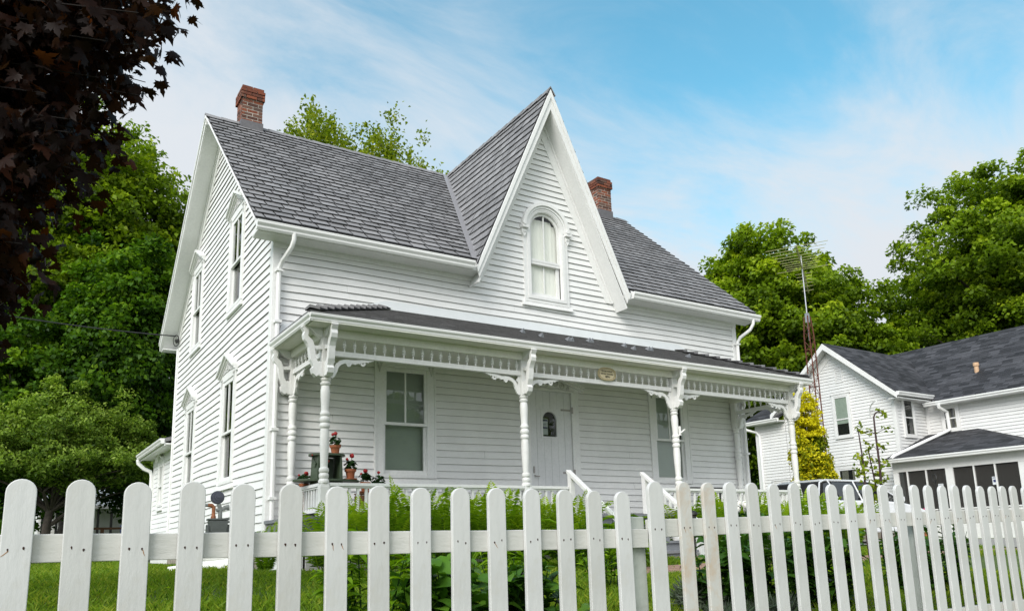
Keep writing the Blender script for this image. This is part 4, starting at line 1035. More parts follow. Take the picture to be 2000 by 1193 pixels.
mt = bpy.data.objects['maple_tree']
for x, y, k, lb in ((16.0,-33,.60,'green maple across the street, mirrored in the porch windows'),(27,-36,.66,'farther green maple across the street, mirrored in the right porch window')):
    c_ = copy_tree(mt); c_.location = (x, y, -.6); c_.scale = (k,k,k); c_['label'] = lb
# far wood that closes the horizon: reads as one mass
g = np.random.default_rng(51); parts = []
n = 52000; a = g.uniform(-.95, 1.75, n); rad = g.uniform(62, 78, n); hgt = 4.5+2.2*np.sin(a*9)+1.4*np.sin(a*23+1)
P = np.stack([-3+rad*np.sin(a), -11+rad*np.cos(a), .5+hgt*g.random(n)**.8*(1+.12*g.normal(size=n))], 1)
V, F = leaf_quads(P, g.normal(size=(n,3))+np.array([0,-.3,.6]), g.normal(size=(n,3)), .75*g.uniform(.6,1.3,n), .8)
o = mesh_np('distant_woods', V, F, G_DEEP, np.clip(.35+.3*(P[:,2]-.5)/7+g.normal(0,.15,n),0,1)); tag(o, 'dark far-off belt of trees along the horizon', 'woods', kind='stuff')
# -- the purple maple over the camera's left
PM = thing('purple_maple', 'dark purple maple with big drooping lobed leaves, overhanging at top left', 'tree', (-6.6,-5.0,g1(-6.6,-5.0)))
half = [(0,0),(.03,.10),(.20,.06),(.33,.0),(.30,.12),(.47,.20),(.36,.27),(.50,.47),(.36,.44),(.30,.50),(.27,.62),(.21,.52),(.12,.56),(.15,.74),(.10,.80),(0,1.06)]
outl = np.array(half + [(-a, b) for a, b in half[-2:0:-1]]); nl = len(outl)
def lobed(C, N, Dn, size, seed, g):
    N = unit(N); Dn = unit(Dn - N*(Dn*N).sum(1, keepdims=True)); B = np.cross(N, Dn); m = len(C)
    cu = g.uniform(.05, .38, m); tw = g.normal(0, .25, m)
    V = np.zeros((m, nl+1, 3))
    for j in range(nl+1):
        a, b = (outl[j] if j < nl else (0, .34))
        lift = -cu*(a*a*1.6 + (b-.3)**2*.8) + tw*a*(b-.2) + (0.03 if j == nl else 0)
        V[:, j] = C + size[:, None]*(B*a + Dn*b + N*lift[:, None])
    F = np.array([[i, (i+1) % nl, nl] for i in range(nl)]); FF = (np.arange(m)[:, None, None]*(nl+1) + F[None]).reshape(-1, 3)
    return V.reshape(-1, 3), FF, m
g = np.random.default_rng(61); base = np.array(PM.location)
tw = []; lc = []; ld = []
trunk_top = np.array([-6.4,-5.0,5.2])
edge = [(-2.42,-6.42,4.22),(-2.52,-6.2,4.35),(-2.62,-6.22,3.80),(-2.72,-6.1,3.55),(-2.80,-6.05,3.30),(-2.98,-5.95,3.15),(-3.08,-5.8,2.72),(-3.22,-5.7,2.45),(-2.38,-6.55,4.60),(-2.1,-6.6,4.95)]
mbt = MB()
tips = [np.array(e) for e in edge]
for i in range(400):
    z = g.uniform(2.25, 6.9); lim = np.interp(z, [2.25,2.7,3.15,3.5,3.8,4.2,4.6,5.2,6.6], [-3.26,-3.06,-2.97,-2.76,-2.66,-2.44,-2.40,-2.2,-2.4])
    x = lim - abs(g.normal(0, .62)) - .05; y = -5.5 + g.uniform(-1.05, .9) - (x+3.4)*.30
    tips.append(np.array([x, y, z]))
for i, t in enumerate(tips):
    s = np.array([-6.0, -5.1, min(max(2.4, t[2]-.1), 6)]) ; m = (s+t)/2 + np.array([0,0,.25]); e = t + np.array([.0,0,0])
    pts = []
    for k in range(7):
        u = k/6; p = (1-u)**2*s + 2*u*(1-u)*m + u*u*e; pts.append(p)
    mbt.tube([tuple(p-base) for p in pts], [.028,.020,.014,.010,.007,.005,.003], 5)
    nleaf = 66 if i >= 10 else 60
    for k in range(nleaf):
        u = g.uniform(.62, 1.0)**.8; p = (1-u)**2*s + 2*u*(1-u)*m + u*u*e
        off = g.normal(size=3)*np.array([.10,.14,.10]); off[2] -= .03
        if i < 10 and u > .9: off *= .6
        lc.append(p+off); ld.append(np.array([.25,-.1,-1.0]) + g.normal(size=3)*np.array([.65,.65,.35]))
lc = np.array(lc); ld = np.array(ld); m = len(lc)
N = g.normal(size=(m,3))*np.array([.8,.9,.45]) + np.array([.15,-.25,.35])
V, F, m = lobed(lc-base, N, ld, g.uniform(.065,.135,m), 1, g)
mesh_np('crown', V, F, G_PURP, np.repeat(np.clip(g.beta(1.6,2.4,m),0,1), nl), PM)
mbt.tube([(0,0,-.3),(.05,0,1.4),(.2,0,3.2),(.25,.05,5.2),(.3,0,7)], [.26,.2,.16,.11,.05], 10)
mbt.build('trunk', DBARK, PM, smooth=True)
# -- lawn
g = np.random.default_rng(71)
def blades(n, x0, x1, y0, y1, hmin, hmax, wid):
    x = g.uniform(x0, x1, n); y = g.uniform(y0, y1, n)
    ok = ~(((x > 2.2) & (y > -5.25) & (y < -4.55)) | ((x > 4.35) & (x < 5.65) & (y > -4.6) & (y < -1.5)) | ((x > -.1) & (x < 10.3) & (y > -2.9)) | ((x > -.35) & (x < 10) & (y > -1.7) & (y < 11.5)) | (x > 11.2))
    x, y = x[ok], y[ok]; n = len(x); z = gz(x, y)
    cl = .5+.5*np.sin(x*2.1+np.sin(y*1.7)*2)*np.sin(y*2.6+x*.8)
    h = g.uniform(hmin, hmax, n)*(.75+.5*cl); a = g.uniform(0, 2*PI, n); w = wid*g.uniform(.7,1.3,n)
    dx, dy = np.cos(a), np.sin(a); lx = g.normal(0,.45,n)*h; ly = g.normal(0,.45,n)*h
    v0 = np.stack([x-dx*w, y-dy*w, z-.005], 1); v1 = np.stack([x+dx*w, y+dy*w, z-.005], 1); v2 = np.stack([x+lx*.35+dx*w*.7, y+ly*.35+dy*w*.7, z+h*.6], 1); v3 = np.stack([x+lx, y+ly, z+h], 1)
    return np.stack([v0, v1, v2, v3], 1).reshape(-1, 3), np.clip(.38+.22*cl+g.normal(0,.16,n)+(g.random(n)<.04)*.5, 0, 1)
vs, sh = [], []
for a in ((60000,-4.5,5.5,-8.1,-5.5,.035,.085,.0022),(60000,-5,11,-5.6,-2.4,.03,.08,.003),(34000,-7,-.25,-2.6,7,.03,.08,.004),(14000,-9,.0,7,20,.04,.10,.008)):
    v, s = blades(*a); vs.append(v); sh.append(s)
V = np.concatenate(vs); o = mesh_np('lawn_grass', V, np.arange(len(V)).reshape(-1,4), G_GRASS, np.concatenate(sh)); tag(o, 'green lawn grass between the fence and the house', 'grass', kind='stuff')
# clover and small weeds speckle
n = 900; x = g.uniform(-4,4.5,n); y = g.uniform(-8,-3,n); P = np.stack([x,y,gz(x,y)+.05],1)
V, F = leaf_quads(P, np.tile([0,0,1.],(n,1))+g.normal(size=(n,3))*.3, g.normal(size=(n,3)), g.uniform(.02,.05,n), .8)
o = mesh_np('clover', V, F, G_FERN, g.random(n)); tag(o, 'low clover leaves scattered through the lawn', 'clover', kind='stuff')
# -- ferns
def fern_mesh(seed, nf=16, h=1.0):
    g = np.random.default_rng(seed); Vs = []; Ss = []
    for f in range(nf):
        az = 2*PI*f/nf + g.uniform(-.25,.25); Lf = h*g.uniform(.8,1.22); lean = g.uniform(.10,.62); tone = g.normal(.5,.2); npn = 28
        t = np.linspace(0, 1, npn+1); rr = Lf*(lean*t*.55 + .42*lean*t**2.6 + .04); zz = Lf*(t - .20*lean*t**3 - .28*lean*t**6)
        d = np.array([math.cos(az), math.sin(az), 0]); side0 = np.array([-math.sin(az), math.cos(az), 0]); tw = g.uniform(-.5,.5)
        side0 = side0*math.cos(tw) + d*math.sin(tw)
        P = d[None]*rr[:,None] + np.array([0,0,1.])[None]*zz[:,None]; T = unit(np.gradient(P, axis=0))
        prof = np.sin(PI*np.clip(t*.93+.07,0,1)**.80)**.75
        for i in range(3, npn+1):
            ln = .165*Lf*prof[i] + .008
            for s in (-1, 1):
                dr = side0*s + T[i]*.42 + np.array([0,0,g.uniform(-.22,.05)]); dr /= np.linalg.norm(dr); w = .0235*Lf
                b = P[i]; mid = b + dr*ln*.55; e = b + dr*ln - np.array([0,0,ln*.18])
                Vs += [b - T[i]*w*.55, mid - T[i]*w*.6, e, mid + T[i]*w*.62]; Ss.append(np.clip(tone + .75*(t[i]-.55) + g.normal(0,.08), 0, 1))  # frond bases coloured darker, in place of shade between the fronds
        for i in range(npn):
            sd = side0*.004*(1-t[i]*.7); Vs += [P[i]-sd, P[i]+sd, P[i+1]+sd*.9, P[i+1]-sd*.9]; Ss.append(.8)
    V = np.array(Vs); return V, np.arange(len(V)).reshape(-1,4), np.array(Ss)
fm = []
for k in range(4):
    V, F, s = fern_mesh(80+k, 13+k, 1.0); o = mesh_np('fern', V, F, G_FERN, s); fm.append(o)
fn = 0
def fern(x, y, sc, label, group):
    global fn
    o = fm[fn] if fn < 4 else fm[fn % 4].copy()
    if fn >= 4: COL.objects.link(o)
    fn += 1; o.location = (x, y, g1(x, y)-.02); sc *= .93; o.scale = (sc*1.12, sc*1.12, sc); o.rotation_euler.z = random.uniform(0, 6.28); tag(o, label, 'fern', group)
lf = 'bright green ostrich fern in the row before the porch railing, left of the steps'
fern(.12,-2.0,.92,'smaller ostrich fern at the left corner post of the porch','porch ferns left of the steps')
for x, y, s in ((.62,-2.05,1.12),(1.0,-2.3,.9),(1.25,-2.0,1.13),(1.62,-2.25,.95),(1.95,-2.0,1.14),(2.3,-2.2,1.0),(2.62,-2.0,1.08),(3.0,-2.2,1.0),(3.3,-2.0,1.06),(3.65,-2.15,1.0),(3.95,-1.95,.98)): fern(x, y, s, lf, 'porch ferns left of the steps')
for x, y, s in ((6.1,-2.0,1.0),(6.5,-2.2,1.06),(6.95,-2.0,1.08),(7.35,-2.2,1.02),(7.8,-2.0,1.1),(8.3,-2.15,1.05),(8.75,-2.0,1.12),(9.25,-2.1,1.08),(9.75,-2.0,1.05),(10.2,-2.2,1.05),(10.6,-1.9,1.0)): fern(x, y, s, 'bright green ostrich fern in the row before the porch railing, right of the steps', 'porch ferns right of the steps')
fern(-.35,-1.3,.62,'low fern at the house corner beside the downspout',None)
# -- leafy plants behind the fence
def leafy(name, label, x, y, h, w, nst, per, lsz, mat, seed, ratio=.5, hang=.5, stemmat=None, group=None, cat='plant'):
    g = np.random.default_rng(seed); T = thing(name, label, cat, (x, y, g1(x, y)), group); mb = MB(); Ps = []; Ls = []; Ns = []
    for s in range(nst):
        a = g.uniform(0, 2*PI); r = w*math.sqrt(g.random()); hh = h*g.uniform(.72, 1.05)*(1-.25*(r/w)**2); b = np.array([r*.45*math.cos(a), r*.45*math.sin(a), -.03]); e = np.array([r*math.cos(a), r*math.sin(a), hh])
        m = (b+e)/2 + np.array([0,0,.12*hh]); pts = [(1-u)**2*b + 2*u*(1-u)*m + u*u*e for u in np.linspace(0,1,6)]
        mb.tube([tuple(p) for p in pts], [.006,.005,.0045,.004,.003,.002], 5)
        for k in range(per):
            u = g.uniform(.12,1)**.8; p = (1-u)**2*b + 2*u*(1-u)*m + u*u*e; az = k*2.4+g.uniform(-.4,.4); d = np.array([math.cos(az), math.sin(az), -hang*g.uniform(.3,1.3)])
            l = lsz*g.uniform(.65,1.2); Ps.append(p + d*l*.5/np.linalg.norm(d)); Ls.append(d); Ns.append(np.array([0,0,1.])+g.normal(size=3)*.3)
    Ps, Ls, Ns = np.array(Ps), np.array(Ls), np.array(Ns); n = len(Ps); sz = lsz*g.uniform(.7,1.2,n)
    N = unit(Ns); L = unit(Ls - N*(Ls*N).sum(1,keepdims=True)); B = np.cross(N, L); s = sz[:,None]; r = ratio*.5
    rows = [(-.5,.02,0),(-.28,r*.85,.05),(.0,r,.07),(.25,r*.72,.03),(.5,.0,-.10)]
    V = np.zeros((n, 14, 3)); 
    for i, (t, ww, z) in enumerate(rows):
        V[:, 3*i if i < 4 else 12] = Ps + L*s*t - N*s*(t*t*.5)
        if i < 4: V[:, 3*i+1] = Ps + L*s*t + B*s*ww + N*s*(z - t*t*.5); V[:, 3*i+2] = Ps + L*s*t - B*s*ww + N*s*(z - t*t*.5)
    V[:, 13] = V[:, 12]
    fc = []
    for i in range(3): fc += [(3*i,3*i+3,3*i+4,3*i+1),(3*i,3*i+2,3*i+5,3*i+3)]
    fc += [(9,12,13,10),(9,11,13,12)]
    F = (np.arange(n)[:,None,None]*14 + np.array(fc)[None]).reshape(-1,4)
    sh = np.repeat(np.clip(.45 + .35*(Ps[:,2]/h-.6) + g.normal(0,.16,n),0,1), 8)
    mesh_np('foliage', V.reshape(-1,3), F, mat, sh, T, smooth=True)
    mb.build('stem', G_DARK if stemmat is None else stemmat, T); return T
leafy('broadleaf_plant','large broad-leaved green plant behind the fence below the porch steps', -.98,-7.35,.60,.36, 18, 17, .15, G_BROAD, 91, .62, .7)
leafy('broadleaf_plant','broad-leaved dark green plant close behind the lower fence run, right of the largest one', -.62,-7.45,.50,.26, 14, 16, .14, G_DARK, 92, .55, .8)
leafy('shrub','yellow-green arching shrub with narrow leaves behind the fence, left of the broad-leaved plants', -1.40,-7.1,.62,.32, 18, 22, .11, G_FERN, 93, .30, .4, cat='shrub')
leafy('shrub','narrow-leaved green shrub behind the fence just left of the weathered post', -.42,-6.9,.50,.30, 12, 18, .12, G_FERN, 94, .22, .3, cat='shrub')
leafy('broadleaf_plant','small pale-stemmed plant between the last pickets left of the weathered post', -.42,-7.75,.30,.14, 6, 10, .10, G_BROAD, 95, .6, .5)
for i, (x, y, h, w, sd, lb) in enumerate(((1.02,-7.45,.62,.34,101,'leftmost of the tall dark leafy bushes behind the taller fence run'),(1.50,-7.42,.70,.36,102,'middle dark leafy bush with drooping leaves behind the taller fence run'),(1.95,-7.5,.66,.30,103,'dark leafy bush left of the two purple canes'))):
    leafy('bush', lb, x, y, h, w, 22, 22, .125, G_DARK, sd, .42, .9, cat='bush')
for i, (x, y, h, w, sd, lb) in enumerate(((3.35,-7.35,.62,.34,104,'dark green bush behind the far right pickets'),(3.95,-7.3,.66,.36,105,'rightmost dark green bush behind the fence'),(2.65,-7.1,.34,.3,106,'low green plant with yellow flowers between the bushes on the right'))):
    leafy('bush', lb, x, y, h, w, 20, 20, .12, G_DARK if i < 2 else G_FERN, sd, .35, .8, cat='bush')
leafy('shrub','light green shoots beside the urn planter', 1.0,-6.2,.50,.20, 10, 16, .10, G_FERN, 107, .28, .3, cat='shrub')
leafy('weed','small weed growing low in the grass between left pickets', -2.72,-7.4,.22,.10, 7, 7, .06, G_FERN, 108, .4, .3)
for x, y, h, sd, lb in ((2.0,-4.4,.62,161,'lime strap-leaved daylily clump in front of the porch ferns, nearest the corner post'),(2.55,-4.5,.66,162,'lime strap-leaved daylily clump in front of the middle of the left fern row'),(3.15,-4.1,.66,163,'lime strap-leaved daylily clump just left of the steps'),(1.3,-4.2,.5,164,'low strap-leaved daylily clump at the left front of the fern row')):
    leafy('daylily', lb, x, y, h, .26, 16, 8, .36, G_FERN, sd, .085, .25)
def lavender(label, x, y, sc, seed):
    g = np.random.default_rng(seed); n = 1500; a = g.uniform(0,2*PI,n); r = .24*np.sqrt(g.random(n))*sc; b = np.stack([r*.6*np.cos(a), r*.6*np.sin(a), g.uniform(0,.12,n)*sc],1)
    d = np.stack([np.cos(a)*r*2.2, np.sin(a)*r*2.2, g.uniform(.25,.5,n)],1)+g.normal(size=(n,3))*.12; l = g.uniform(.10,.22,n)*sc
    V, F = leaf_quads(b+unit(d)*l[:,None]*.6, g.normal(size=(n,3)), d, l, .09, .01); o = mesh_np('lavender', V, F, G_LAV, np.clip(b[:,2]*4+.2+g.normal(0,.2,n),0,1)); o.location = (x, y, g1(x,y)); tag(o, label, 'lavender')
lavender('grey-green lavender clump at the foot of the white urn',.95,-7.35,.9,111); lavender('grey dried lavender clump right of the urn, behind two pickets',1.05,-7.85,.75,112); lavender('small lavender tuft left of the dark bushes',.62,-7.85,.7,113)
# -- tall canes
def cane(label, x, y, h, lean, seed, hook=False):
    g = np.random.default_rng(seed); T = thing('climber_cane', label, 'climbing plant', (x, y, g1(x,y))); mb = MB()
    pts = [np.array([lean*(t**1.3) + .012*math.sin(t*9+seed), .01*math.sin(t*7), h*t-.03]) for t in np.linspace(0,1,10)]
    if hook: pts += [pts[-1]+np.array([.04,0,.05]), pts[-1]+np.array([.11,0,.075]), pts[-1]+np.array([.17,0,.055])]
    mb.tube([tuple(p) for p in pts], list(np.linspace(.020,.006,len(pts))), 7)
    Ps = []
    for k in range(14):
        t = g.uniform(.35,1); b = pts[int(t*9)]; a = g.uniform(-.6,.6)+(0 if g.random() < .5 else PI); L = g.uniform(.06,.22); e = b+np.array([math.cos(a)*L, math.sin(a)*L, L*g.uniform(.0,.7)])
        mb.tube([tuple(b), tuple((b+e)/2+np.array([0,0,.01])), tuple(e)], [.004,.003,.002], 4)
        for j in range(9): Ps.append(b+(e-b)*g.uniform(.45,1.1)+g.normal(size=3)*.022)
    for j in range(16): Ps.append(pts[-1]+g.normal(size=3)*np.array([.03,.02,.025]))
    Ps = np.array(Ps); n = len(Ps); V, F = leaf_quads(Ps, g.normal(size=(n,3))*.7+np.array([0,-.4,.6]), g.normal(size=(n,3)), .055*g.uniform(.5,1.3,n), .75)
    mesh_np('leaves', V, F, G_LIME, np.clip(.5+g.normal(0,.2,n),0,1), T); mb.build('stem', CANE, T, smooth=True)
cane('shorter upright purple-brown cane with pale young leaves behind the fence', 4.75,-6.1,1.56,.06,121)
cane('taller purple-brown cane with a hooked leafy tip behind the fence', 5.0,-6.12,1.70,.10,122,True)
cane('thin dark cane right of the hooked one', 5.38,-5.9,1.35,-.12,123)
# -- golden climber
V_ = thing('golden_climber','tall column of bright yellow and green variegated climber in front of the neighbouring house','climbing plant',(17.0,3.6,.6))
lob = [(.24,0,.6,.50,.5,.9),(.24,0,1.3,.58,.52,.9),(.20,0,2.0,.64,.52,.8),(.13,.0,2.6,.64,.5,.6),(.05,0,3.2,.52,.45,.5),(.0,0,3.8,.43,.38,.42),(.03,0,4.3,.40,.34,.30)]
g = np.random.default_rng(131)
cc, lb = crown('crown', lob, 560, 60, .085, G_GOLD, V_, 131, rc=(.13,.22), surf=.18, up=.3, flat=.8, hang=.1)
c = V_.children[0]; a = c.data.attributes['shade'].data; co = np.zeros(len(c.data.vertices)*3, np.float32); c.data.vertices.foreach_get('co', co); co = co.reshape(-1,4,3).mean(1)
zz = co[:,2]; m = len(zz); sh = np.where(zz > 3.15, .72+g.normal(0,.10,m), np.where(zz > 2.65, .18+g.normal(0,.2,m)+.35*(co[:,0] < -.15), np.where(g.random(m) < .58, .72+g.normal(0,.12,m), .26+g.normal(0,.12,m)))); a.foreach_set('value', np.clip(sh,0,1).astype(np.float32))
mb = MB(); mb.tube([(0,0,-.2),(.05,0,2),(-.1,0,4.3)], [.09,.06,.03], 7); mb.build('stem', BARK, V_)
# ------------------------------------------------------------------ things on the porch
def geranium(mb_l, mb_f, c, r, h, seed, heads):
    g = np.random.default_rng(seed)
    for k in range(46):
        a = g.uniform(0,2*PI); rr = r*math.sqrt(g.random()); z = h*g.uniform(.1,.8)*(1-.3*rr/r); p = Vector((c[0]+rr*math.cos(a), c[1]+rr*math.sin(a), c[2]+z)); s = g.uniform(.022,.036)
        t = Vector((math.cos(a)*.5+g.normal(0,.3), math.sin(a)*.5+g.normal(0,.3), .9)).normalized(); u = t.orthogonal().normalized(); w = t.cross(u)
        n = 8; mb_l.add([tuple(p)] + [tuple(p + (u*math.cos(2*PI*i/n) + w*math.sin(2*PI*i/n))*s*(1 if i % 2 else .86) + t*.006) for i in range(n)], [(0, i+1, (i+1) % n+1) for i in range(n)])
    for (dx, dy, dz, hr) in heads:
        for k in range(26):
            d = Vector(g.normal(size=3)).normalized(); p = Vector((c[0]+dx, c[1]+dy, c[2]+dz)) + d*hr*g.uniform(.6,1); s = hr*.48; u = d.orthogonal().normalized(); w = d.cross(u)
            mb_f.add([tuple(p)] + [tuple(p + (u*math.cos(2*PI*i/5) + w*math.sin(2*PI*i/5))*s - d*s*.2) for i in range(5)], [(0, i+1, (i+1) % 5+1) for i in range(5)])
        mb_l.tube([(c[0]+dx*.3,c[1]+dy*.3,c[2]), (c[0]+dx,c[1]+dy,c[2]+dz)], .004, 5)
def potted(label, x, y, z, seed, heads, sc=1., saucer=True, group='red geraniums on the porch', r=.085, h=.17):
    T = thing('potted_geranium', label, 'potted plant', (x, y, z), group); mb = MB(); zz = .016 if saucer else 0
    mb.lathe([(.048*sc,zz),(.060*sc,zz+.085*sc),(.064*sc,zz+.090*sc),(.074*sc,zz+.092*sc),(.078*sc,zz+.125*sc),(.068*sc,zz+.125*sc),(.066*sc,zz+.11*sc)], 0, 0, 18); pot = mb.build('pot', TERRA, T, smooth=True)
    if saucer: mb = MB(); mb.lathe([(.06*sc,0),(.085*sc,.004),(.09*sc,.02),(.08*sc,.02)], 0, 0, 18); mb.build('saucer', TERRA, T, smooth=True)
    l, f = MB(), MB(); geranium(l, f, (0,0,zz+.12*sc), r, h, seed, heads); l.build('leaves', G_GERA, T, recalc=False); f.build('flowers', RED, T, recalc=False)
    return T
PT = thing('plant_stand','dark green curved plant stand with shelves on the porch behind the corner post','plant stand',(.55,-.9,FZ))
mb = MB()
def rshelf(z, rx, ry, th=.03): mb.prism([(rx*math.cos(2*PI*i/24), ry*math.sin(2*PI*i/24)) for i in range(24)], z, z+th, 'z')
rshelf(.83,.25,.20); mb.build('top_shelf', STANDG, PT, bevel=.004)
mb = MB(); rshelf(.48,.46,.26); mb.build('lower_shelf', STANDG, PT, bevel=.004)
for s in (-1, 1):
    mb = MB(); mb.prism([(s*.20,0),(s*.23,0),(s*.185,.45),(s*.165,.83),(s*.14,.83),(s*.13,.45)], -.14, .14); mb.build('side_panel', STANDG, PT, bevel=.003)
mb = MB(); mb.box(-.13,.13,.10,.13,.0,.82); mb.build('back_panel', STANDG, PT)
zt = FZ+.86
potted('red geranium in a terracotta pot on top of the green plant stand', .66,-.92,zt, 141, [(.0,0,.165,.032),(-.03,.02,.155,.025)], 1.02, False)
potted('red geranium in a terracotta pot on a saucer on the right of the lower shelf', .86,-.98,FZ+.511, 142, [(.02,0,.19,.036),(-.05,0,.14,.022)], 1.05)
potted('trailing red geranium half hidden behind the corner post on the lower shelf', .46,-.98,FZ+.511, 143, [(.07,-.02,.12,.024),(-.14,0,.20,.014)], .9)
potted('low red geranium near the left end of the porch railing', .33,-.62,FZ+.35, 144, [(.03,0,.14,.036),(-.07,.0,.12,.018)], .9)
potted('red geranium on the porch floor just behind the railing, right of the stand', 1.02,-1.12,FZ+.33, 145, [(.0,0,.16,.034),(-.05,.02,.12,.022)], 1.)
potted('small red geranium beside the front window behind the railing', 1.27,-1.0,FZ+.33, 146, [(.0,0,.165,.024)], .9)
for x, y, z in ((.33,-.62,.34),(1.02,-1.12,.32),(1.27,-1.0,.32)):
    k = thing('crate','low brown wooden crate under a geranium pot at x %.1f' % x, 'crate', (x, y, FZ)); k['label'] = {.33:'low brown crate under the geranium at the left end of the railing',1.02:'low brown crate under the geranium right of the plant stand',1.27:'low brown crate under the small geranium by the front window'}[x]
    for i in range(3):
        mb = MB(); a = .02+i*(z-.04)/3; mb.box(-.11,.11,-.11,-.095,a,a+.08); mb.box(-.11,.11,.095,.11,a,a+.08); mb.box(-.11,-.096,-.094,.094,a+.001,a+.079); mb.box(.096,.11,-.094,.094,a+.001,a+.079); mb.build('slat', DECKW, k)
    mb = MB(); mb.box(-.115,.115,-.115,.115,z-.015,z); mb.build('top_board', DECKW, k)
    for sx in (-1,1):
        for sy in (-1,1): mb = MB(); mb.box(sx*.092-.008,sx*.092+.008,sy*.092-.008,sy*.092+.008,0,z-.016); mb.build('corner_batten', DECKW, k)
tb = thing('porch_table','dark slatted low table on the porch below the right window','table',(7.75,-.75,FZ))
for i in range(5): mb = MB(); mb.box(-.45,.45,-.22+i*.09,-.14+i*.09,.47,.50); mb.build('slat', BLACKM, tb)
for sx in (-1,1):
    for sy in (-1,1): mb = MB(); mb.box(sx*.40-.02,sx*.40+.02,sy*.18-.02,sy*.18+.02,0,.469); mb.build('leg', BLACKM, tb)
mb = MB(); mb.box(-.42,.42,-.20,-.18,.42,.468); mb.box(-.42,.42,.18,.20,.42,.468); mb.build('apron', BLACKM, tb)
# ------------------------------------------------------------------ gas meter, drain pipe, window well, wire
GM = thing('gas_meter','grey gas meter with round regulator and rusty pipe on the side wall','gas meter',(-.27,1.72,.66))
B_ = lambda u, n, z: (u, -n, z); mb = MB(B_)
mb.hexa([(-.11,-.09,.50),(.11,-.09,.50),(.11,.09,.50),(-.11,.09,.50)], [(-.14,-.10,.74),(.14,-.10,.74),(.14,.10,.74),(-.14,.10,.74)]); mb.box(-.155,.155,-.11,.11,.742,.775); mb.box(-.17,-.12,-.06,.06,.52,.68); mb.box(.12,.17,-.06,.06,.52,.68); mb.build('body', METER, GM, bevel=.012)
mb = MB(B_); mb.box(.02,.17,-.07,.07,.70,.735); mb.tube([(.17,0,.64),(.20,0,.62),(.20,0,.56)], .03, 8); mb.build('index_box', METERL, GM, bevel=.006)
mb = MB(B_); mb.disc(-.02,1.10,.105,-.012,.012,seg=24); mb.disc(-.02,1.10,.085,.0121,.03,seg=24); mb.disc(-.02,1.10,.05,.0301,.05,seg=20); mb.disc(-.02,1.10,.02,.0501,.065,seg=12); mb.build('regulator', plain('regulator_blue_grey', (.06,.065,.085), .45, .3), GM, bevel=.003)
mb = MB(B_); mb.tube([(.03,0,.775),(.03,0,.92),(.0,0,1.0)], .032, 10); mb.tube([(-.03,0,.90),(.10,0,.93)], .03, 10); mb.tube([(.16,0,.95),(.08,0,.94)], [.045,.03], 10); mb.build('riser', METERL, GM, smooth=True)
mb = MB(B_); mb.tube([(-.07,0,.775),(-.07,0,.86),(-.07,0,.945),(-.10,0,.975),(-.16,0,.98)], [.034,.027,.030,.032,.03], 10); mb.lathe([(.04,.775),(.04,.81)], -.07, 0, 8); mb.build('rusty_elbow', COPPER, GM, smooth=True)
mb = MB(B_); mb.tube([(-.16,0,.98),(-.34,0,.98),(-.375,0,.965),(-.385,0,.93),(-.385,0,.5),(-.385,0,-.15)], .026, 10); mb.tube([(.0,0,.50),(.0,0,.36),(.05,0,.2),(.05,0,-.1)], .03, 10); mb.box(-.06,.08,-.05,.05,.24,.34); mb.build('pipe', METERL, GM, smooth=True)
WW = MB(); n = 26
ar_ = [(-.02-.5*math.sin(PI*i/n), 1.55+.85*(i/n)) for i in range(n+1)]
vs = []
zz = np.linspace(.58,.90,25)
for (x, y) in ar_:
    for k, z in enumerate(zz): b = .014*math.cos(k*PI/3); vs.append((x-b, y, z))
WW.add(vs, [(i*25+k,(i+1)*25+k,(i+1)*25+k+1,i*25+k+1) for i in range(n) for k in range(24)])
tag(WW.build('window_well', ALU, recalc=False, smooth=True), 'corrugated white metal window well at the foot of the side wall under the gas meter', 'window well')
DP = MB(); DP.hexa([(-1.05,1.25,.66),(-.1,.42,.70),(-.05,.48,.70),(-1.0,1.31,.66)], [(-1.05,1.25,.73),(-.1,.42,.85),(-.05,.48,.85),(-1.0,1.31,.73)]); tag(DP.build('drain_pipe', ALU, bevel=.01), 'short white downspout extension lying on the grass at the house corner', 'pipe')
mb = MB(); a, b = Vector((-.10,7.50,5.78)), Vector((-14.0,3.2,6.9)); pts = []
for i in range(25):
    t = i/24; p = a.lerp(b, t); p.z -= 1.2*4*t*(1-t)*.55; pts.append(p)
mb.tube(pts, .013, 6); UW = mb.build('utility_cable', CABLE, None, smooth=True); tag(UW, 'black service cable sagging from the rear corner of the farmhouse to the left', 'cable')
mb = MB(); mb.tube([(-.10+.12*math.sin(t)*.5, 7.45+.0*t, 5.66+.13*math.cos(t)) for t in np.linspace(0,2*PI,17)], .010, 6); mb.tube([(-.04,7.45,5.68),(-.11,7.45,5.64)], [.04,.05], 8); mb.build('service_loop', CABLE, UW, smooth=True)
# ------------------------------------------------------------------ urn with white flowers
U = thing('urn_planter','white ornate urn planter with white flowers behind the fence','planter',(1.94,-6.85,g1(1.94,-6.85)))
mb = MB(); mb.lathe([(.115,0),(.115,.035),(.09,.05),(.07,.075),(.045,.11),(.040,.15),(.05,.165),(.10,.18),(.125,.215),(.135,.27),(.13,.30),(.145,.31),(.145,.33),(.125,.335)], 0, 0, 24); ub = mb.build('bowl', URN, U, smooth=True)
mb = MB(); mb.hexa([(-.07,-.07,.336),(.07,-.07,.336),(.07,.07,.336),(-.07,.07,.336)], [(-.085,-.085,.50),(.085,-.085,.50),(.085,.085,.50),(-.085,.085,.50)]); mb.box(-.095,.095,-.095,.095,.501,.53); mb.build('box', URN, U, bevel=.005)
mb = MB()
for i in range(16): a = 2*PI*i/16; mb.tube([(.086*math.cos(a),.086*math.sin(a),.175),(.128*math.cos(a),.128*math.sin(a),.225),(.136*math.cos(a),.136*math.sin(a),.285)], [.006,.010,.008], 5)
mb.build('flute', URN, U, smooth=True)
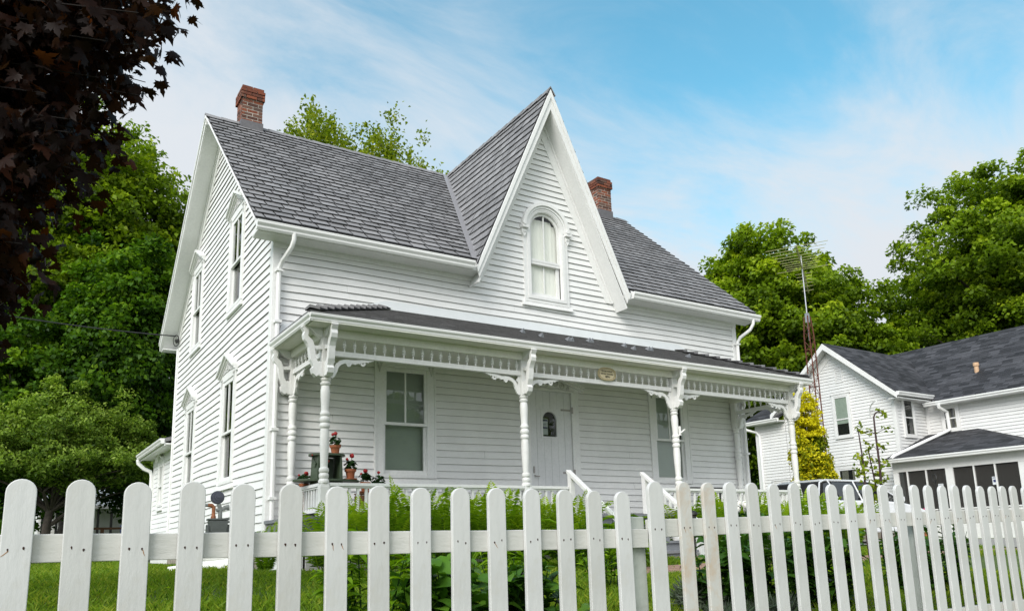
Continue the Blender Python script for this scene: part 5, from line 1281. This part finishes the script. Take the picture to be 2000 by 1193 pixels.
l, f = MB(), MB(); geranium(l, f, (0,0,.53), .13, .16, 151, [(.02,-.04,.19,.045),(-.06,0,.155,.04),(.09,.02,.15,.04),(.03,.06,.2,.035)]); l.build('leaves', G_DARK, U, recalc=False); f.build('flowers', WPET, U, recalc=False)
# solar light on the lawn near the post
BL = thing('path_light','small black path light standing by the step handrail','light',(5.35,-2.95,.66)); mb = MB(); mb.lathe([(.012,-.1),(.012,.50)],0,0,8); mb.build('stake', BLACKM, BL)
mb = MB(); mb.lathe([(.03,.50),(.05,.52),(.05,.58),(.075,.60),(.07,.63),(.02,.66)],0,0,12); mb.build('lamp_head', BLACKM, BL, smooth=True)
# ------------------------------------------------------------------ the neighbouring house
NH = thing('neighbour_house','white vinyl-sided neighbouring house with dark asphalt roof and screened porch','house',(20.5,4.9,.6))
NM = Matrix.Translation((-20.5,-4.9,-.6))
def nb(mb, name, mat, parent=None, **k):
    mb.v = [(x-20.5, y-4.9, z-.6) for x, y, z in mb.v]; return mb.build(name, mat, parent or NH, **k)
def nwin(M, uc, z0, z1, w, cas=.13, cur=True, dz=.5):
    h = w/2; mb = MB(M)
    mb.ring([(uc-h-cas,z0-cas),(uc+h+cas,z0-cas),(uc+h+cas,z1+cas),(uc-h-cas,z1+cas)], [(uc-h-.05,z0-.05),(uc+h+.05,z0-.05),(uc+h+.05,z1+.05),(uc-h-.05,z1+.05)], -.02, .065)
    mb.box(uc-h-cas-.03, uc+h+cas+.03, .0, .08, z1+cas+.001, z1+cas+.05)
    w_ = nb(mb, 'window', VINYL, bevel=.004)
    def sub(mb, n, mt, **k):
        mb.v = [(x-20.5, y-4.9, z-.6) for x, y, z in mb.v]; return mb.build(n, mt, w_, **k)
    mb = MB(M); mb.ring([(uc-h-.049,z0-.049),(uc+h+.049,z0-.049),(uc+h+.049,z1+.049),(uc-h-.049,z1+.049)], [(uc-h,z0),(uc+h,z0),(uc+h,z1),(uc-h,z1)], -.01, .058); zm = z0+(z1-z0)*dz; mb.box(uc-h, uc+h, -.008, .056, zm-.02, zm+.02); sub(mb, 'sash', VINYL)
    mb = MB(M); mb.add([(uc-h,.050,z0),(uc+h,.050,z0),(uc+h,.050,z1),(uc-h,.050,z1)], [(0,1,2,3)]); sub(mb, 'pane', GLASS, recalc=False)
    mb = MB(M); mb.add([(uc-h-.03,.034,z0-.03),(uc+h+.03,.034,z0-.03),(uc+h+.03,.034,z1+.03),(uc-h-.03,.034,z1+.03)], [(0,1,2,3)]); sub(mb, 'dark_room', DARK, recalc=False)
    mb = MB(M)
    if cur == 'blind': mb.box(uc-h, uc+h, .037, .040, z0+(z1-z0)*.30, z1)
    else:
        for a, b in ((uc-h, uc-h+w*.18), (uc-h*.1, uc+h*.75)) if cur else (): 
            n = 8
            for i in range(n): u0 = a+(b-a)*i/n; mb.box(u0, u0+(b-a)/n*.7, .037, .040+.0006*(i % 2), z0, z1)
    if mb.v: sub(mb, 'curtain', BLIND if cur == 'blind' else plain('curtain_cloth', (.30,.28,.24), .9))
    return w_
NX = 20.5; FN = lambda u, n, z: (NX-n, u, z); GN = lambda u, n, z: (u, 2.82-n, z); MNm = lambda u, n, z: (22.2-n, u, z)
ny0, ny1, nyc = 2.82, 7.02, 4.92
mb = MB(FN); 
def nl_(z):
    if z < 5.25: return (ny0, ny1)
    d = max(.0, (7.15-z)/.90); return (nyc-d, nyc+d)
siding(mb, .9, 7.1, .105, nl_, (), .0, .024, 30, breaks=9); siding(mb, .9, 5.0, .105, lambda z: (ny1+.02, 8.38), (), 0, .024, 30, breaks=9); nb(mb, 'gable_wall', VINYL, recalc=False)
mb = MB(GN); siding(mb, .9, 5.3, .105, lambda z: (NX, 22.2), (), 0, .024, 30, breaks=9); nb(mb, 'wing_side_wall', VINYL, recalc=False)
mb = MB(MNm); siding(mb, .9, 5.2, .105, lambda z: (-8.0, 2.82), (), 0, .024, 30, breaks=9); nb(mb, 'main_wall', VINYL, recalc=False)
mb = MB(); mb.box(NX+.02, 26, ny0+.02, 8.36, .3, 5.0); mb.prism([(ny0+.02,5.0),(ny1,5.0),(ny1,5.2),(nyc,7.05),(ny0+.02,5.2)], NX+.02, 25, 'x'); mb.box(22.22, 29.8, -8, 6.8, .3, 5.15); nb(mb, 'core', VINYL)
mb = MB(); mb.box(NX-.03, NX+.09, ny0-.03, ny0+.09, .9, 5.2); nb(mb, 'corner_trim', VINYL, bevel=.003); mb = MB(); mb.box(NX-.03, NX-.016, 8.28, 8.40, .9, 4.95); nb(mb, 'corner_trim', VINYL, bevel=.003); mb = MB(); mb.box(22.17,22.19,2.70,2.80,.9,5.1); nb(mb, 'corner_trim', VINYL, bevel=.003)
mb = MB(); mb.box(NX-.05, 26, ny0-.02, 8.38, .2, .9); nb(mb, 'foundation', STONE)
# roofs
NR = MB(); wp = .87; wc = 1/math.hypot(1, wp); wsn = wp*wc; wl = 2.42/wc
for s in (-1, 1):
    def P(u, v, h, s=s): return (u, nyc + s*(2.42 - v*wc + h*wsn), 7.32 - wp*2.42 + v*wsn + h*wc)
    def nlim(v, s=s):
        z = 7.32 - wp*2.42 + v*wsn; return [(20.12, 22 + max(0, (z-5.0))/.675 + .1)]
    shingles(NR, P, wl, .14, .33, nlim, .008, .002)
mp = .675; mc = 1/math.hypot(1, mp); ms = mp*mc; ml_ = 4.1/mc
def P(u, v, h): return (21.85 + v*mc - h*ms, u, 4.97 + v*ms + h*mc)
def mlim2(v):
    z = 4.97 + v*ms; 
    if z < 7.30: yw = nyc - (7.32-z)/wp; return [(-8.2, min(6.9, yw+.1))]
    return [(-8.2, 6.9)]
shingles(NR, P, ml_, .14, .33, mlim2, .008, .002)
def P(u, v, h): return (30.05 - v*mc + h*ms, u, 4.97 + v*ms + h*mc)
shingles(NR, P, ml_, .4, .9, lambda v: [(-8.2, 6.9)], .008, .002)
def P(u, v, h): return (20.15 + v*.9 - h*.44, u, 5.05 + v*.44 + h*.9)
shingles(NR, P, 2.2, .14, .33, lambda v: [(7.0, 8.75)], .008, .002)
nr = nb(NR, 'roof', ASPH)
mb = MB()
for s in (-1, 1): 
    mb.prism([(nyc,7.30),(nyc+s*2.44,7.30-wp*2.44),(nyc+s*2.44,7.30-wp*2.44-.17),(nyc,7.30-.21)], 20.10, 20.125, 'x')
    mb.prism([(nyc,7.12),(nyc+s*2.12,7.12-wp*2.12),(nyc+s*2.12,6.84-wp*2.12),(nyc,6.80)], NX-.035, NX-.013, 'x')
    mb.prism([(nyc,7.17),(nyc+s*2.42,7.17-wp*2.42),(nyc+s*2.42,7.14-wp*2.42),(nyc,7.14)], 20.126, NX-.012, 'x')
nb(mb, 'rake_trim', VINYL, bevel=.003)
mb = MB(); mb.box(20.2,22.0,2.48,2.82,5.02,5.05); mb.box(21.86,22.19,-8,2.47,4.84,4.87); mb.box(20.2,NX-.02,7.03,8.7,4.93,4.96); nb(mb, 'soffit', SOFFIT)
def ngut(a, b, out, z, h=.13, w=.12): mb = MB(); gutter(mb, a, b, out, z, h, w); nb(mb, 'gutter', ALU)
ngut((20.12,2.50),(22.1,2.50),(0,-1),5.22); ngut((21.86,-8.2),(21.86,2.62),(-1,0),4.97); ngut((20.17,7.05),(20.17,8.75),(-1,0),5.05)
mb = MB(); mb.tube([(21.72,2.1,4.85),(21.74,2.1,4.75),(22.08,2.05,4.62),(22.11,2.05,4.05),(21.95,2.08,3.98),(20.1,2.55,3.30),(19.75,2.60,3.18),(19.62,2.62,3.1)], .055, 8); nb(mb, 'downspout', ALU, smooth=True)
mb = MB(); mb.tube([(20.12,8.6,4.92),(20.16,8.55,4.8),(20.42,8.3,4.68),(20.45,8.2,4.55),(20.45,8.2,.8)], .05, 8); nb(mb, 'downspout', ALU, smooth=True)
mb = MB(); mb.tube([(23.3,1.55,5.9),(23.3,1.55,6.2)], .07, 10); mb.tube([(23.3,1.55,6.14),(23.3,1.55,6.25)], [.09,.09], 10); nb(mb, 'roof_vent', plain('clay_vent', (.55,.36,.22), .8)); 
mb = MB(); mb.tube([(22.6,6.3,6.0),(22.6,6.3,7.5)], .17, 12); nb(mb, 'flue', MAST, smooth=True)
nwin(FN, 4.68, 4.14, 5.40, .44, .12, 'blind', .42); nwin(FN, 4.72, 1.6, 2.96, .56, .15, True, .35); nwin(FN, 7.42, 1.3, 2.7, .5, .12, True)
nwin(GN, 21.15, 3.95, 5.02, .42, .12, False); nwin(MNm, 2.0, 4.10, 4.72, .34, .12, True)
mb = MB(FN); mb.ring([(4.53,5.92),(4.82,5.92),(4.82,6.44),(4.53,6.44)], [(4.56,5.95),(4.79,5.95),(4.79,6.41),(4.56,6.41)], .0, .035)
for k in range(8): mb.hexa([(4.56,.004,5.955+k*.057),(4.79,.004,5.955+k*.057),(4.79,.03,5.94+k*.057),(4.56,.03,5.94+k*.057)], [(4.56,.004,5.99+k*.057),(4.79,.004,5.99+k*.057),(4.79,.03,5.955+k*.057),(4.56,.03,5.955+k*.057)])
nb(mb, 'gable_vent', VINYL)
mb = MB(FN); mb.tube([(3.68,.02,4.62),(3.64,.08,4.82),(3.5,.2,4.95),(3.3,.34,5.02),(3.15,.45,5.02)], .022, 7); nb(mb, 'flag_bracket', ALU, smooth=True)
# screened porch
SX = 19.8; FP = lambda u, n, z: (SX-n, u, z)
mb = MB(); mb.box(SX, SX+.08, -1.1, 2.70, .6, 1.49); mb.box(SX+.08, 22.19, -1.1, -1.02, .6, 1.49); mb.box(SX-.03, SX+.11, -1.13, 2.73, 1.491, 1.53); nb(mb, 'knee_wall', VINYL, bevel=.003)
mb = MB(); mb.box(SX-.01, SX+.12, -1.12, 2.72, 2.68, 3.0); mb.box(SX+.12, 22.19, -1.12, -.99, 2.68, 3.0); mb.box(19.56, 22.19, -1.35, 2.78, 2.98, 3.02); nb(mb, 'porch_beam', VINYL)
mb = MB()
for a, b in ((2.55,2.72),(2.26,2.30),(1.68,1.72),(.90,1.12),(.30,.34),(-.27,-.23),(-1.12,-.86)): mb = MB(); mb.box(SX-.005, SX+.085, a, b, 1.531, 2.679); nb(mb, 'porch_post', VINYL, bevel=.003)
mb = MB()
mb.box(22.05,22.15,-1.11,-1.03,1.531,2.679); nb(mb, 'porch_post', VINYL); mb = MB(); mb.box(21.0,21.06,-1.10,-1.04,1.531,2.679); nb(mb, 'porch_post', VINYL, bevel=.003)
scr = bpy.data.materials.new('screen_mesh'); scr.use_nodes = True; nt = scr.node_tree; b = nt.nodes['Principled BSDF']; b.inputs['Base Color'].default_value = (.03,.028,.025,1); b.inputs['Roughness'].default_value = .8
tr = nt.nodes.new('ShaderNodeBsdfTransparent'); mx = nt.nodes.new('ShaderNodeMixShader'); mx.inputs[0].default_value = .82; nt.links.new(tr.outputs[0], mx.inputs[1]); nt.links.new(b.outputs[0], mx.inputs[2]); nt.links.new(mx.outputs[0], nt.nodes['Material Output'].inputs['Surface'])
pr = [2.55,2.30,2.26,1.72,1.68,1.12,.90,.34,.30,-.23,-.27,-.86]
for a, b_ in zip(pr[0::2], pr[1::2]):
    mb = MB(); mb.add([(SX+.04,a,1.53),(SX+.04,b_,1.53),(SX+.04,b_,2.68),(SX+.04,a,2.68)], [(0,1,2,3)]); nb(mb, 'screen_panel', scr, recalc=False)
mb = MB(); mb.add([(SX+.1,-1.06,1.53),(22.1,-1.06,1.53),(22.1,-1.06,2.68),(SX+.1,-1.06,2.68)], [(0,1,2,3)]); nb(mb, 'screen_panel', scr, recalc=False)
mb = MB(); mb.box(22.15,22.17,-1.0,2.55,1.0,2.9); mb.box(21.0,21.02,-.9,2.2,1.0,2.9); nb(mb, 'porch_shade_panel', DARK)  # dark sheets stand in for the shade inside the porch
for (u, z, w, h) in ((1.32,2.14,.15,.21),(-.185,2.22,.12,.22)):
    mb = MB(FP); mb.box(u-w/2, u+w/2, -.035, -.03, z-h/2, z+h/2); nn = nb(mb, 'notice', PAPER)
    mb = MB(FP); mb.box(u-w*.34, u+w*.30, -.0298, -.028, z-h*.2, z+h*.12); mb.box(u-w*.4, u+w*.4, -.0298, -.028, z+h*.3, z+h*.4); mb.v = [(x-20.5, y-4.9, zz-.6) for x, y, zz in mb.v]; mb.build('notice_print', NAVY if u < 0 else GREYSH, nn)
PRF = MB()
def P(u, v, h): return (19.55 + v*.945 - h*.326, u, 3.07 + v*.326 + h*.945)
shingles(PRF, P, 2.8, .14, .33, lambda v: [(-1.42+v*.945, 2.84 if 19.55+v*.945 < NX-.03 else 2.81)], .008, .002)
def P(u, v, h): return (u, -1.42 + v*.945 - h*.326, 3.07 + v*.326 + h*.945)
shingles(PRF, P, 2.8, .14, .33, lambda v: [(19.55+v*.945, 22.2)], .008, .002); nb(PRF, 'porch_roof', ASPH)
ngut((19.56,-1.42),(19.56,2.86),(-1,0),3.07,.12,.10)
mb = MB(GN); mb.box(21.02,21.10,.02,.05,2.0,2.12); lan = nb(mb, 'lantern', BLACKM)
mb = MB(); mb.v = []; mb.lathe([(.06,-.10),(.07,-.08),(.085,.1),(.10,.11),(.02,.19),(.005,.24)],0,0,6); mb.v = [(x+20.85-20.5, y+2.70-4.9, z+2.12-.6) for x, y, z in mb.v]; mb.build('lantern_body', BLACKM, lan)
# flower boxes on the knee wall
for (u, lab, m_) in ((2.12,'pink geraniums in a pot near the left end of the neighbouring screened porch',PINK),(1.55,'pink flowers with green leaves in front of the second neighbouring porch screen',PINK)):
    Tt = thing('flower_pot', lab, 'potted plant', (19.1,u,.6)); mb = MB(); mb.lathe([(.09,0),(.13,.25),(.14,.28),(.12,.28)],0,0,14); mb.build('pot', TERRA, Tt, smooth=True)
    l, f = MB(), MB(); geranium(l, f, (0,0,.28), .2, .5, int(u*100), [(.05,-.05,.62,.06),(-.1,.1,.5,.06),(.0,.15,.55,.05)]); l.build('leaves', G_GERA, Tt, recalc=False); f.build('flowers', m_, Tt, recalc=False)
SH_ = thing('shepherd_hook','black scrolled shepherd hook at the right edge in front of the neighbouring porch','hook',(16.2,-.55,.6))
mb = MB(); mb.tube([(0,0,-.1),(0,0,1.55)], .012, 6); mb.tube([(a*.03*math.sin(a)*.35, .09*math.sin(a*1.0)*(1-a/14), 1.50+.11*(1-math.cos(a))*(1-a/16)) for a in np.linspace(0,8,26)], .010, 5); mb.build('hook', BLACKM, SH_, smooth=True)
# ------------------------------------------------------------------ antenna tower
AT = thing('antenna_tower','rusty lattice tower carrying a tv antenna beside the neighbouring gable','antenna tower',(18.25,4.05,.6))
mb = MB(); cr = [(.17*math.cos(a), .17*math.sin(a)) for a in (R(100),R(220),R(340))]; Ht = 7.2
def tw_(z): return 1 - .35*max(0, (z-6.6)/.6)
for (x, y) in cr: mb.tube([(x,y,-.2),(x,y,6.6),(x*.65,y*.65,Ht)], .021, 6)
mb.build('leg', RUST, AT)
mb = MB(); k = 0; z = .1
while z < Ht-.3:
    for i in range(3):
        a, b = cr[i], cr[(i+1) % 3]; f0, f1 = tw_(z), tw_(z+.30)
        mb.tube([(a[0]*f0,a[1]*f0,z),(b[0]*f1,b[1]*f1,z+.30)] if (k+i) % 2 else [(b[0]*f0,b[1]*f0,z),(a[0]*f1,a[1]*f1,z+.30)], .009, 4)
        if k % 4 == 0: mb.tube([(a[0]*f0,a[1]*f0,z),(b[0]*f0,b[1]*f0,z)], .012, 4)
    z += .30; k += 1
mb.build('lattice', RUST, AT)
mb = MB(); mb.tube([(0,0,6.4),(0,0,9.25)], .021, 8); mb.box(-.05,.05,-.05,.05,7.0,7.3); mb.build('mast', MAST, AT)
AN = MB(); bd = Vector((-.86,-.51,0)); ed = Vector((.50,-.866,0))   # boom and element directions
b0, b1 = Vector((0,0,8.83+.37)) + bd*1.25, Vector((0,0,8.83-.43)) - bd*1.45
AN.tube([tuple(b0), tuple(b1)], .020, 6); AN.tube([tuple(b0), (0,0,9.22), tuple(b1)], .006, 4)
an = AN.build('antenna_boom', ROD, AT)
els = [(1.20,.93),(1.04,.86),(.88,.80),(.72,.74),(.57,.68),(.43,.62),(.30,.57),(.18,.52),(.06,.48),(-.05,.80),(-.30,.26),(-.48,.24),(-.66,.22),(-.84,.21),(-1.05,.20),(-1.3,.19)]
for t, hl in els:
    EL = MB(); c = Vector((0,0,8.83)) + bd*t; c.z += t*.30
    EL.tube([tuple(c-ed*hl), tuple(c+ed*hl)], .0085, 5); EL.tube([tuple(c-Vector((0,0,.03))), tuple(c+Vector((0,0,.03)))], .015, 5)
    EL.build('element', ROD, an)
# ------------------------------------------------------------------ parked car
CA = thing('parked_car','white parked car seen between the pickets in front of the neighbouring house','car',(13.75,.35,g1(13.75,.35)+.02))
def sect(prof, ys, zs):
    pass
lower = [(-2.2,.32),(-2.22,.55),(-2.17,.80),(-2.05,.93),(-1.2,.97),(.3,.96),(.95,.93),(1.6,.84),(2.05,.72),(2.2,.56),(2.2,.34),(1.95,.24),(-1.95,.24)]
mb = MB(); n = len(lower); ysec = [(-.88,.965),(-.84,1.0),(0,1.012),(.84,1.0),(.88,.965)]; vs = []
for y, k in ysec: vs += [(x*k, y, .24+(z-.24)*(k if k > 1 else k*.99)) for x, z in lower]
fs = [(j*n+i, j*n+(i+1) % n, (j+1)*n+(i+1) % n, (j+1)*n+i) for j in range(len(ysec)-1) for i in range(n)] + [tuple(range(n))[::-1], tuple((len(ysec)-1)*n+i for i in range(n))]
mb.add(vs, fs); mb.build('body', CARP, CA, smooth=True, bevel=.02)
gb = [(-2.02,.955),(-1.72,1.36),(-1.5,1.42),(.05,1.415),(.35,1.36),(1.15,.94)]
mb = MB(); w0, w1 = .80, .62
def gp_(x, z, s, off=0): f = (z-.94)/.48; return (x, s*((w0+(w1-w0)*f)+off), z)
n = len(gb); mb.add([gp_(x,z,-1,-.02) for x,z in gb]+[gp_(x,z,1,-.02) for x,z in gb], [tuple(range(n)), tuple(range(n,2*n))[::-1]]+[(i,(i+1)%n,n+(i+1)%n,n+i) for i in range(n)]); mb.build('cabin', DARK, CA)
mb = MB()
def bar(p, q, w=.05):
    mb.tube([p, q], w, 6)
for s in (-1,1):
    P_ = [gp_(x,z,s,-.015) for x,z in gb]
    for i in range(len(P_)-1): bar(P_[i], P_[i+1], .020)
    bar(gp_(-.45,.95,s,-.01), gp_(-.5,1.40,s,-.01), .020); bar(gp_(-1.3,.95,s,-.01), gp_(-1.42,1.41,s,-.01), .022)
mb.hexa([gp_(-1.6,1.395,-1),gp_(.15,1.39,-1),gp_(.15,1.39,1),gp_(-1.6,1.395,1)], [(-1.5,-.5,1.445),(.02,-.5,1.44),(.02,.5,1.44),(-1.5,.5,1.445)]); mb.build('roof', CARP, CA, smooth=True)
for s in (-1,1):
    for a in ([(-.40,.97),(.85,.965),(.30,1.33),(-.44,1.37)],[(-1.24,.97),(-.50,.97),(-.55,1.375),(-1.33,1.375)],[(-1.88,.975),(-1.36,.97),(-1.44,1.37),(-1.64,1.33)]):
        mb = MB(); mb.add([gp_(x,z,s,.006) for x,z in a], [(0,1,2,3)]); mb.build('side_window', CARG, CA, recalc=False)
mb = MB(); mb.add([gp_(1.12,.95,-1,-.04),gp_(1.12,.95,1,-.04),gp_(.36,1.375,1,-.04),gp_(.36,1.375,-1,-.04)], [(0,1,2,3)]); mb.v = [(x+.03,y,z+.02) for x,y,z in mb.v]; mb.build('windscreen', CARG, CA, recalc=False)
for x in (-1.35,1.38):
    for s in (-1,1):
        mb = MB(lambda a,b,c,x=x,s=s: (x+a, s*.78+s*c, .31+b)); mb.lathe([(.20,-.1),(.30,-.09),(.315,-.04),(.315,.06),(.30,.10),(.22,.115)],0,0,24); wh = mb.build('wheel', TYRE, CA, smooth=True)
        mb = MB(lambda a,b,c,x=x,s=s: (x+a, s*.78+s*c, .31+b)); mb.lathe([(.21,.10),(.21,.121),(.18,.112),(.03,.108)],0,0,20)
        for k in range(5): a = 2*PI*k/5; mb.tube([(.04*math.cos(a),.04*math.sin(a),.118),(.195*math.cos(a),.195*math.sin(a),.120)], .018, 5)
        mb.build('rim', CHROME, wh)
for s in (-1,1):
    mb = MB(); mb.hexa([(2.0,s*.60,.58),(2.17,s*.55,.58),(1.95,s*.85,.58),(1.85,s*.86,.58)],[(1.93,s*.60,.70),(2.07,s*.56,.69),(1.88,s*.84,.71),(1.8,s*.85,.72)]); mb.build('headlight', CHROME, CA)
    mb = MB(); mb.box(.78,.93,s*.90-.08,s*.90+.08,.93,1.05); mb.build('wing_mirror', CARP, CA, bevel=.02)
    mb = MB(); mb.box(-.05,.15,s*.885-.02,s*.885+.02,.80,.83); mb.box(-1.0,-.8,s*.885-.02,s*.885+.02,.80,.83); mb.build('door_handle', CARP, CA, bevel=.008)
# ------------------------------------------------------------------ far left: small building, deck rail, bin
SB = thing('outbuilding','small pale building with a grey awning and dark posts seen under the apple tree','building',(1.8,31.2,.6))
mb = MB(lambda u,n,z: (u,-n,z)); siding(mb, .0, 2.9, .15, lambda z: (-3.5,4.0), (), 0, .02, 30, breaks=9); mb.build('wall', VINYL, SB, recalc=False)
mb = MB(); mb.box(-3.5,4,.03,4,0,2.9); mb.build('core', VINYL, SB)
mb = MB(); mb.hexa([(-3.8,-1.7,2.35),(4.2,-1.7,2.35),(4.2,4.2,3.6),(-3.8,4.2,3.6)],[(-3.8,-1.7,2.50),(4.2,-1.7,2.50),(4.2,4.2,3.75),(-3.8,4.2,3.75)]); mb.build('awning_roof', GREYSH, SB)
for x in np.arange(-3.4,4.0,.55): mb = MB(); mb.box(x-.05,x+.05,-1.5,-1.4,0,2.4); mb.build('post', BLACKM, SB)
DR = thing('deck_railing','brown wooden deck railing seen low between the left pickets','railing',(.5,22.4,.6))
mb = MB(); mb.box(-1.4,1.5,-.05,.05,1.22,1.30); mb.build('top_rail', DECKW, DR); mb = MB(); mb.hexa([(-1.4,-.04,.75),(1.5,-.04,.95),(1.5,.04,.95),(-1.4,.04,.75)],[(-1.4,-.04,.85),(1.5,-.04,1.05),(1.5,.04,1.05),(-1.4,.04,.85)]); mb.build('brace', DECKW, DR)
for x in (-1.35,-.4,.5,1.45): mb = MB(); mb.box(x-.06,x+.06,-.049,.049,-.1,1.219); mb.build('post', DECKW, DR)
BB = thing('recycling_bin','blue plastic bin beside the brown deck railing','bin',(1.15,23.2,.6))
mb = MB(); mb.hexa([(-.25,-.25,0),(.25,-.25,0),(.25,.25,0),(-.25,.25,0)],[(-.32,-.32,1.35),(.32,-.32,1.35),(.32,.32,1.35),(-.32,.32,1.35)]); mb.build('body', BLUE, BB, bevel=.02)
mb = MB(); mb.hexa([(-.35,-.35,1.355),(.35,-.35,1.355),(.35,.35,1.355),(-.35,.35,1.355)],[(-.30,-.30,1.42),(.30,-.30,1.42),(.30,.30,1.42),(-.30,.30,1.42)]); mb.build('lid', BLUE, BB, bevel=.02)
# ------------------------------------------------------------------ camera
yaw, pit, rol = .5752, .195, .0287
r_ = Vector((math.cos(yaw), -math.sin(yaw), 0)); f_ = Vector((math.sin(yaw)*math.cos(pit), math.cos(yaw)*math.cos(pit), math.sin(pit))); u_ = r_.cross(f_)
r2 = r_*math.cos(rol) - u_*math.sin(rol); u2 = r_*math.sin(rol) + u_*math.cos(rol)
cam = bpy.data.cameras.new('camera'); co_ = bpy.data.objects.new('camera', cam); COL.objects.link(co_)
Mx = Matrix((r2, u2, -f_)).transposed().to_4x4(); Mx.translation = (-3.1293,-11.284,.9532); co_.matrix_world = Mx
cam.sensor_width = 36; cam.sensor_fit = 'HORIZONTAL'; cam.lens = 1532.79/2000*36; cam.shift_y = (753.57-596.5)/2000; cam.clip_start = .05; cam.clip_end = 2000
S.camera = co_
# ------------------------------------------------------------------ light
SUN_AZ, SUN_EL = R(-122), R(36)      # direction towards the sun: azimuth from +Y clockwise
sd = Vector((math.sin(SUN_AZ)*math.cos(SUN_EL), math.cos(SUN_AZ)*math.cos(SUN_EL), math.sin(SUN_EL)))
sl_ = bpy.data.lights.new('sun', 'SUN'); sl_.energy = 3.0; sl_.angle = R(30); sl_.color = (1,.955,.89)
so = bpy.data.objects.new('sun', sl_); COL.objects.link(so); so.rotation_euler = (-sd).to_track_quat('-Z', 'Y').to_euler()
Wd = bpy.data.worlds.new('World'); S.world = Wd; Wd.use_nodes = True; nt = Wd.node_tree; N, L = nt.nodes, nt.links
bg = N['Background']; bg.inputs['Strength'].default_value = .15
sky = N.new('ShaderNodeTexSky'); sky.sky_type = 'NISHITA'; sky.sun_disc = False; sky.sun_elevation = SUN_EL; sky.sun_rotation = SUN_AZ; sky.air_density = 1.1; sky.dust_density = 1.2; sky.ozone_density = 1.6
tc = N.new('ShaderNodeTexCoord'); sp = N.new('ShaderNodeSeparateXYZ'); L.new(tc.outputs['Generated'], sp.inputs[0])
def math_(op, a, b=None, clamp=False):
    m = N.new('ShaderNodeMath'); m.operation = op; m.use_clamp = clamp
    for i, v in enumerate((a, b)):
        if v is None: continue
        if isinstance(v, (int, float)): m.inputs[i].default_value = v
        else: L.new(v, m.inputs[i])
    return m.outputs[0]
den = math_('ADD', math_('MAXIMUM', sp.outputs['Z'], 0.0), .22)
px_ = math_('DIVIDE', sp.outputs['X'], den); py_ = math_('DIVIDE', sp.outputs['Y'], den)
cb = N.new('ShaderNodeCombineXYZ'); L.new(px_, cb.inputs[0]); L.new(py_, cb.inputs[1])
mp = N.new('ShaderNodeMapping'); mp.inputs['Rotation'].default_value = (0,0,R(28)); mp.inputs['Scale'].default_value = (1.1,2.3,1); mp.inputs['Location'].default_value = (1.7,.4,0); L.new(cb.outputs[0], mp.inputs['Vector'])
n1 = N.new('ShaderNodeTexNoise'); n1.inputs['Scale'].default_value = 1.7; n1.inputs['Detail'].default_value = 9; n1.inputs['Roughness'].default_value = .62; n1.inputs['Distortion'].default_value = .55; L.new(mp.outputs[0], n1.inputs['Vector'])
n2 = N.new('ShaderNodeTexNoise'); n2.inputs['Scale'].default_value = .55; n2.inputs['Detail'].default_value = 3; L.new(cb.outputs[0], n2.inputs['Vector'])
def lobe(d, tight):
    v = Vector(d).normalized(); dt = N.new('ShaderNodeVectorMath'); dt.operation = 'DOT_PRODUCT'; L.new(tc.outputs['Generated'], dt.inputs[0]); dt.inputs[1].default_value = v
    return math_('POWER', math_('MAXIMUM', dt.outputs['Value'], 0.), tight)
def pixdir(x, y):
    a = (x-1000)/1532.79; b = -(y-753.57)/1532.79; return f_ + r2*a + u2*b
blue = math_('ADD', math_('MULTIPLY', lobe(pixdir(1500,130), 30), .20), math_('MULTIPLY', lobe(pixdir(560,-60), 60), .10))
wht = math_('ADD', math_('MULTIPLY', lobe(pixdir(330,210), 60), .22), math_('MULTIPLY', lobe(pixdir(1750,330), 60), .06))
cov = math_('ADD', math_('SUBTRACT', math_('ADD', math_('MULTIPLY', n1.outputs['Fac'], .75), math_('MULTIPLY', n2.outputs['Fac'], .25)), blue), wht)
hz = math_('MULTIPLY', math_('SUBTRACT', .52, sp.outputs['Z'], True), 1.15)
cov = math_('ADD', cov, hz)
cov = math_('ADD', cov, math_('MULTIPLY', lobe((-.45,-.85,.25), 2), .45))  # unseen cloud behind the camera, added to whiten and lift the front light
rp = N.new('ShaderNodeMapRange'); rp.interpolation_type = 'SMOOTHSTEP'; rp.inputs['From Min'].default_value = .25; rp.inputs['From Max'].default_value = .74; L.new(cov, rp.inputs['Value'])
hs = N.new('ShaderNodeMix'); hs.data_type = 'RGBA'; hs.blend_type = 'MULTIPLY'; hs.inputs[0].default_value = 1; L.new(sky.outputs[0], hs.inputs[6]); hs.inputs[7].default_value = (1.02,1.86,1.66,1)
mixn = N.new('ShaderNodeMix'); mixn.data_type = 'RGBA'; L.new(rp.outputs[0], mixn.inputs[0]); L.new(hs.outputs[2], mixn.inputs[6]); mixn.inputs[7].default_value = (5.1,5.4,5.75,1)
glow = math_('ADD', math_('MULTIPLY', lobe(tuple(sd), 2.2), 1.5), 1.0)  # sky brightened around the unseen sun, added to raise the ambient light
gm = N.new('ShaderNodeVectorMath'); gm.operation = 'SCALE'; L.new(mixn.outputs[2], gm.inputs[0]); L.new(glow, gm.inputs['Scale'])
L.new(gm.outputs[0], bg.inputs['Color'])
S.view_settings.view_transform = 'Standard'; S.view_settings.look = 'None'; S.view_settings.exposure = 0; S.view_settings.gamma = 1
S.render.engine = 'CYCLES'; S.cycles.max_bounces = 8; S.cycles.transparent_max_bounces = 12; S.cycles.sample_clamp_indirect = 4
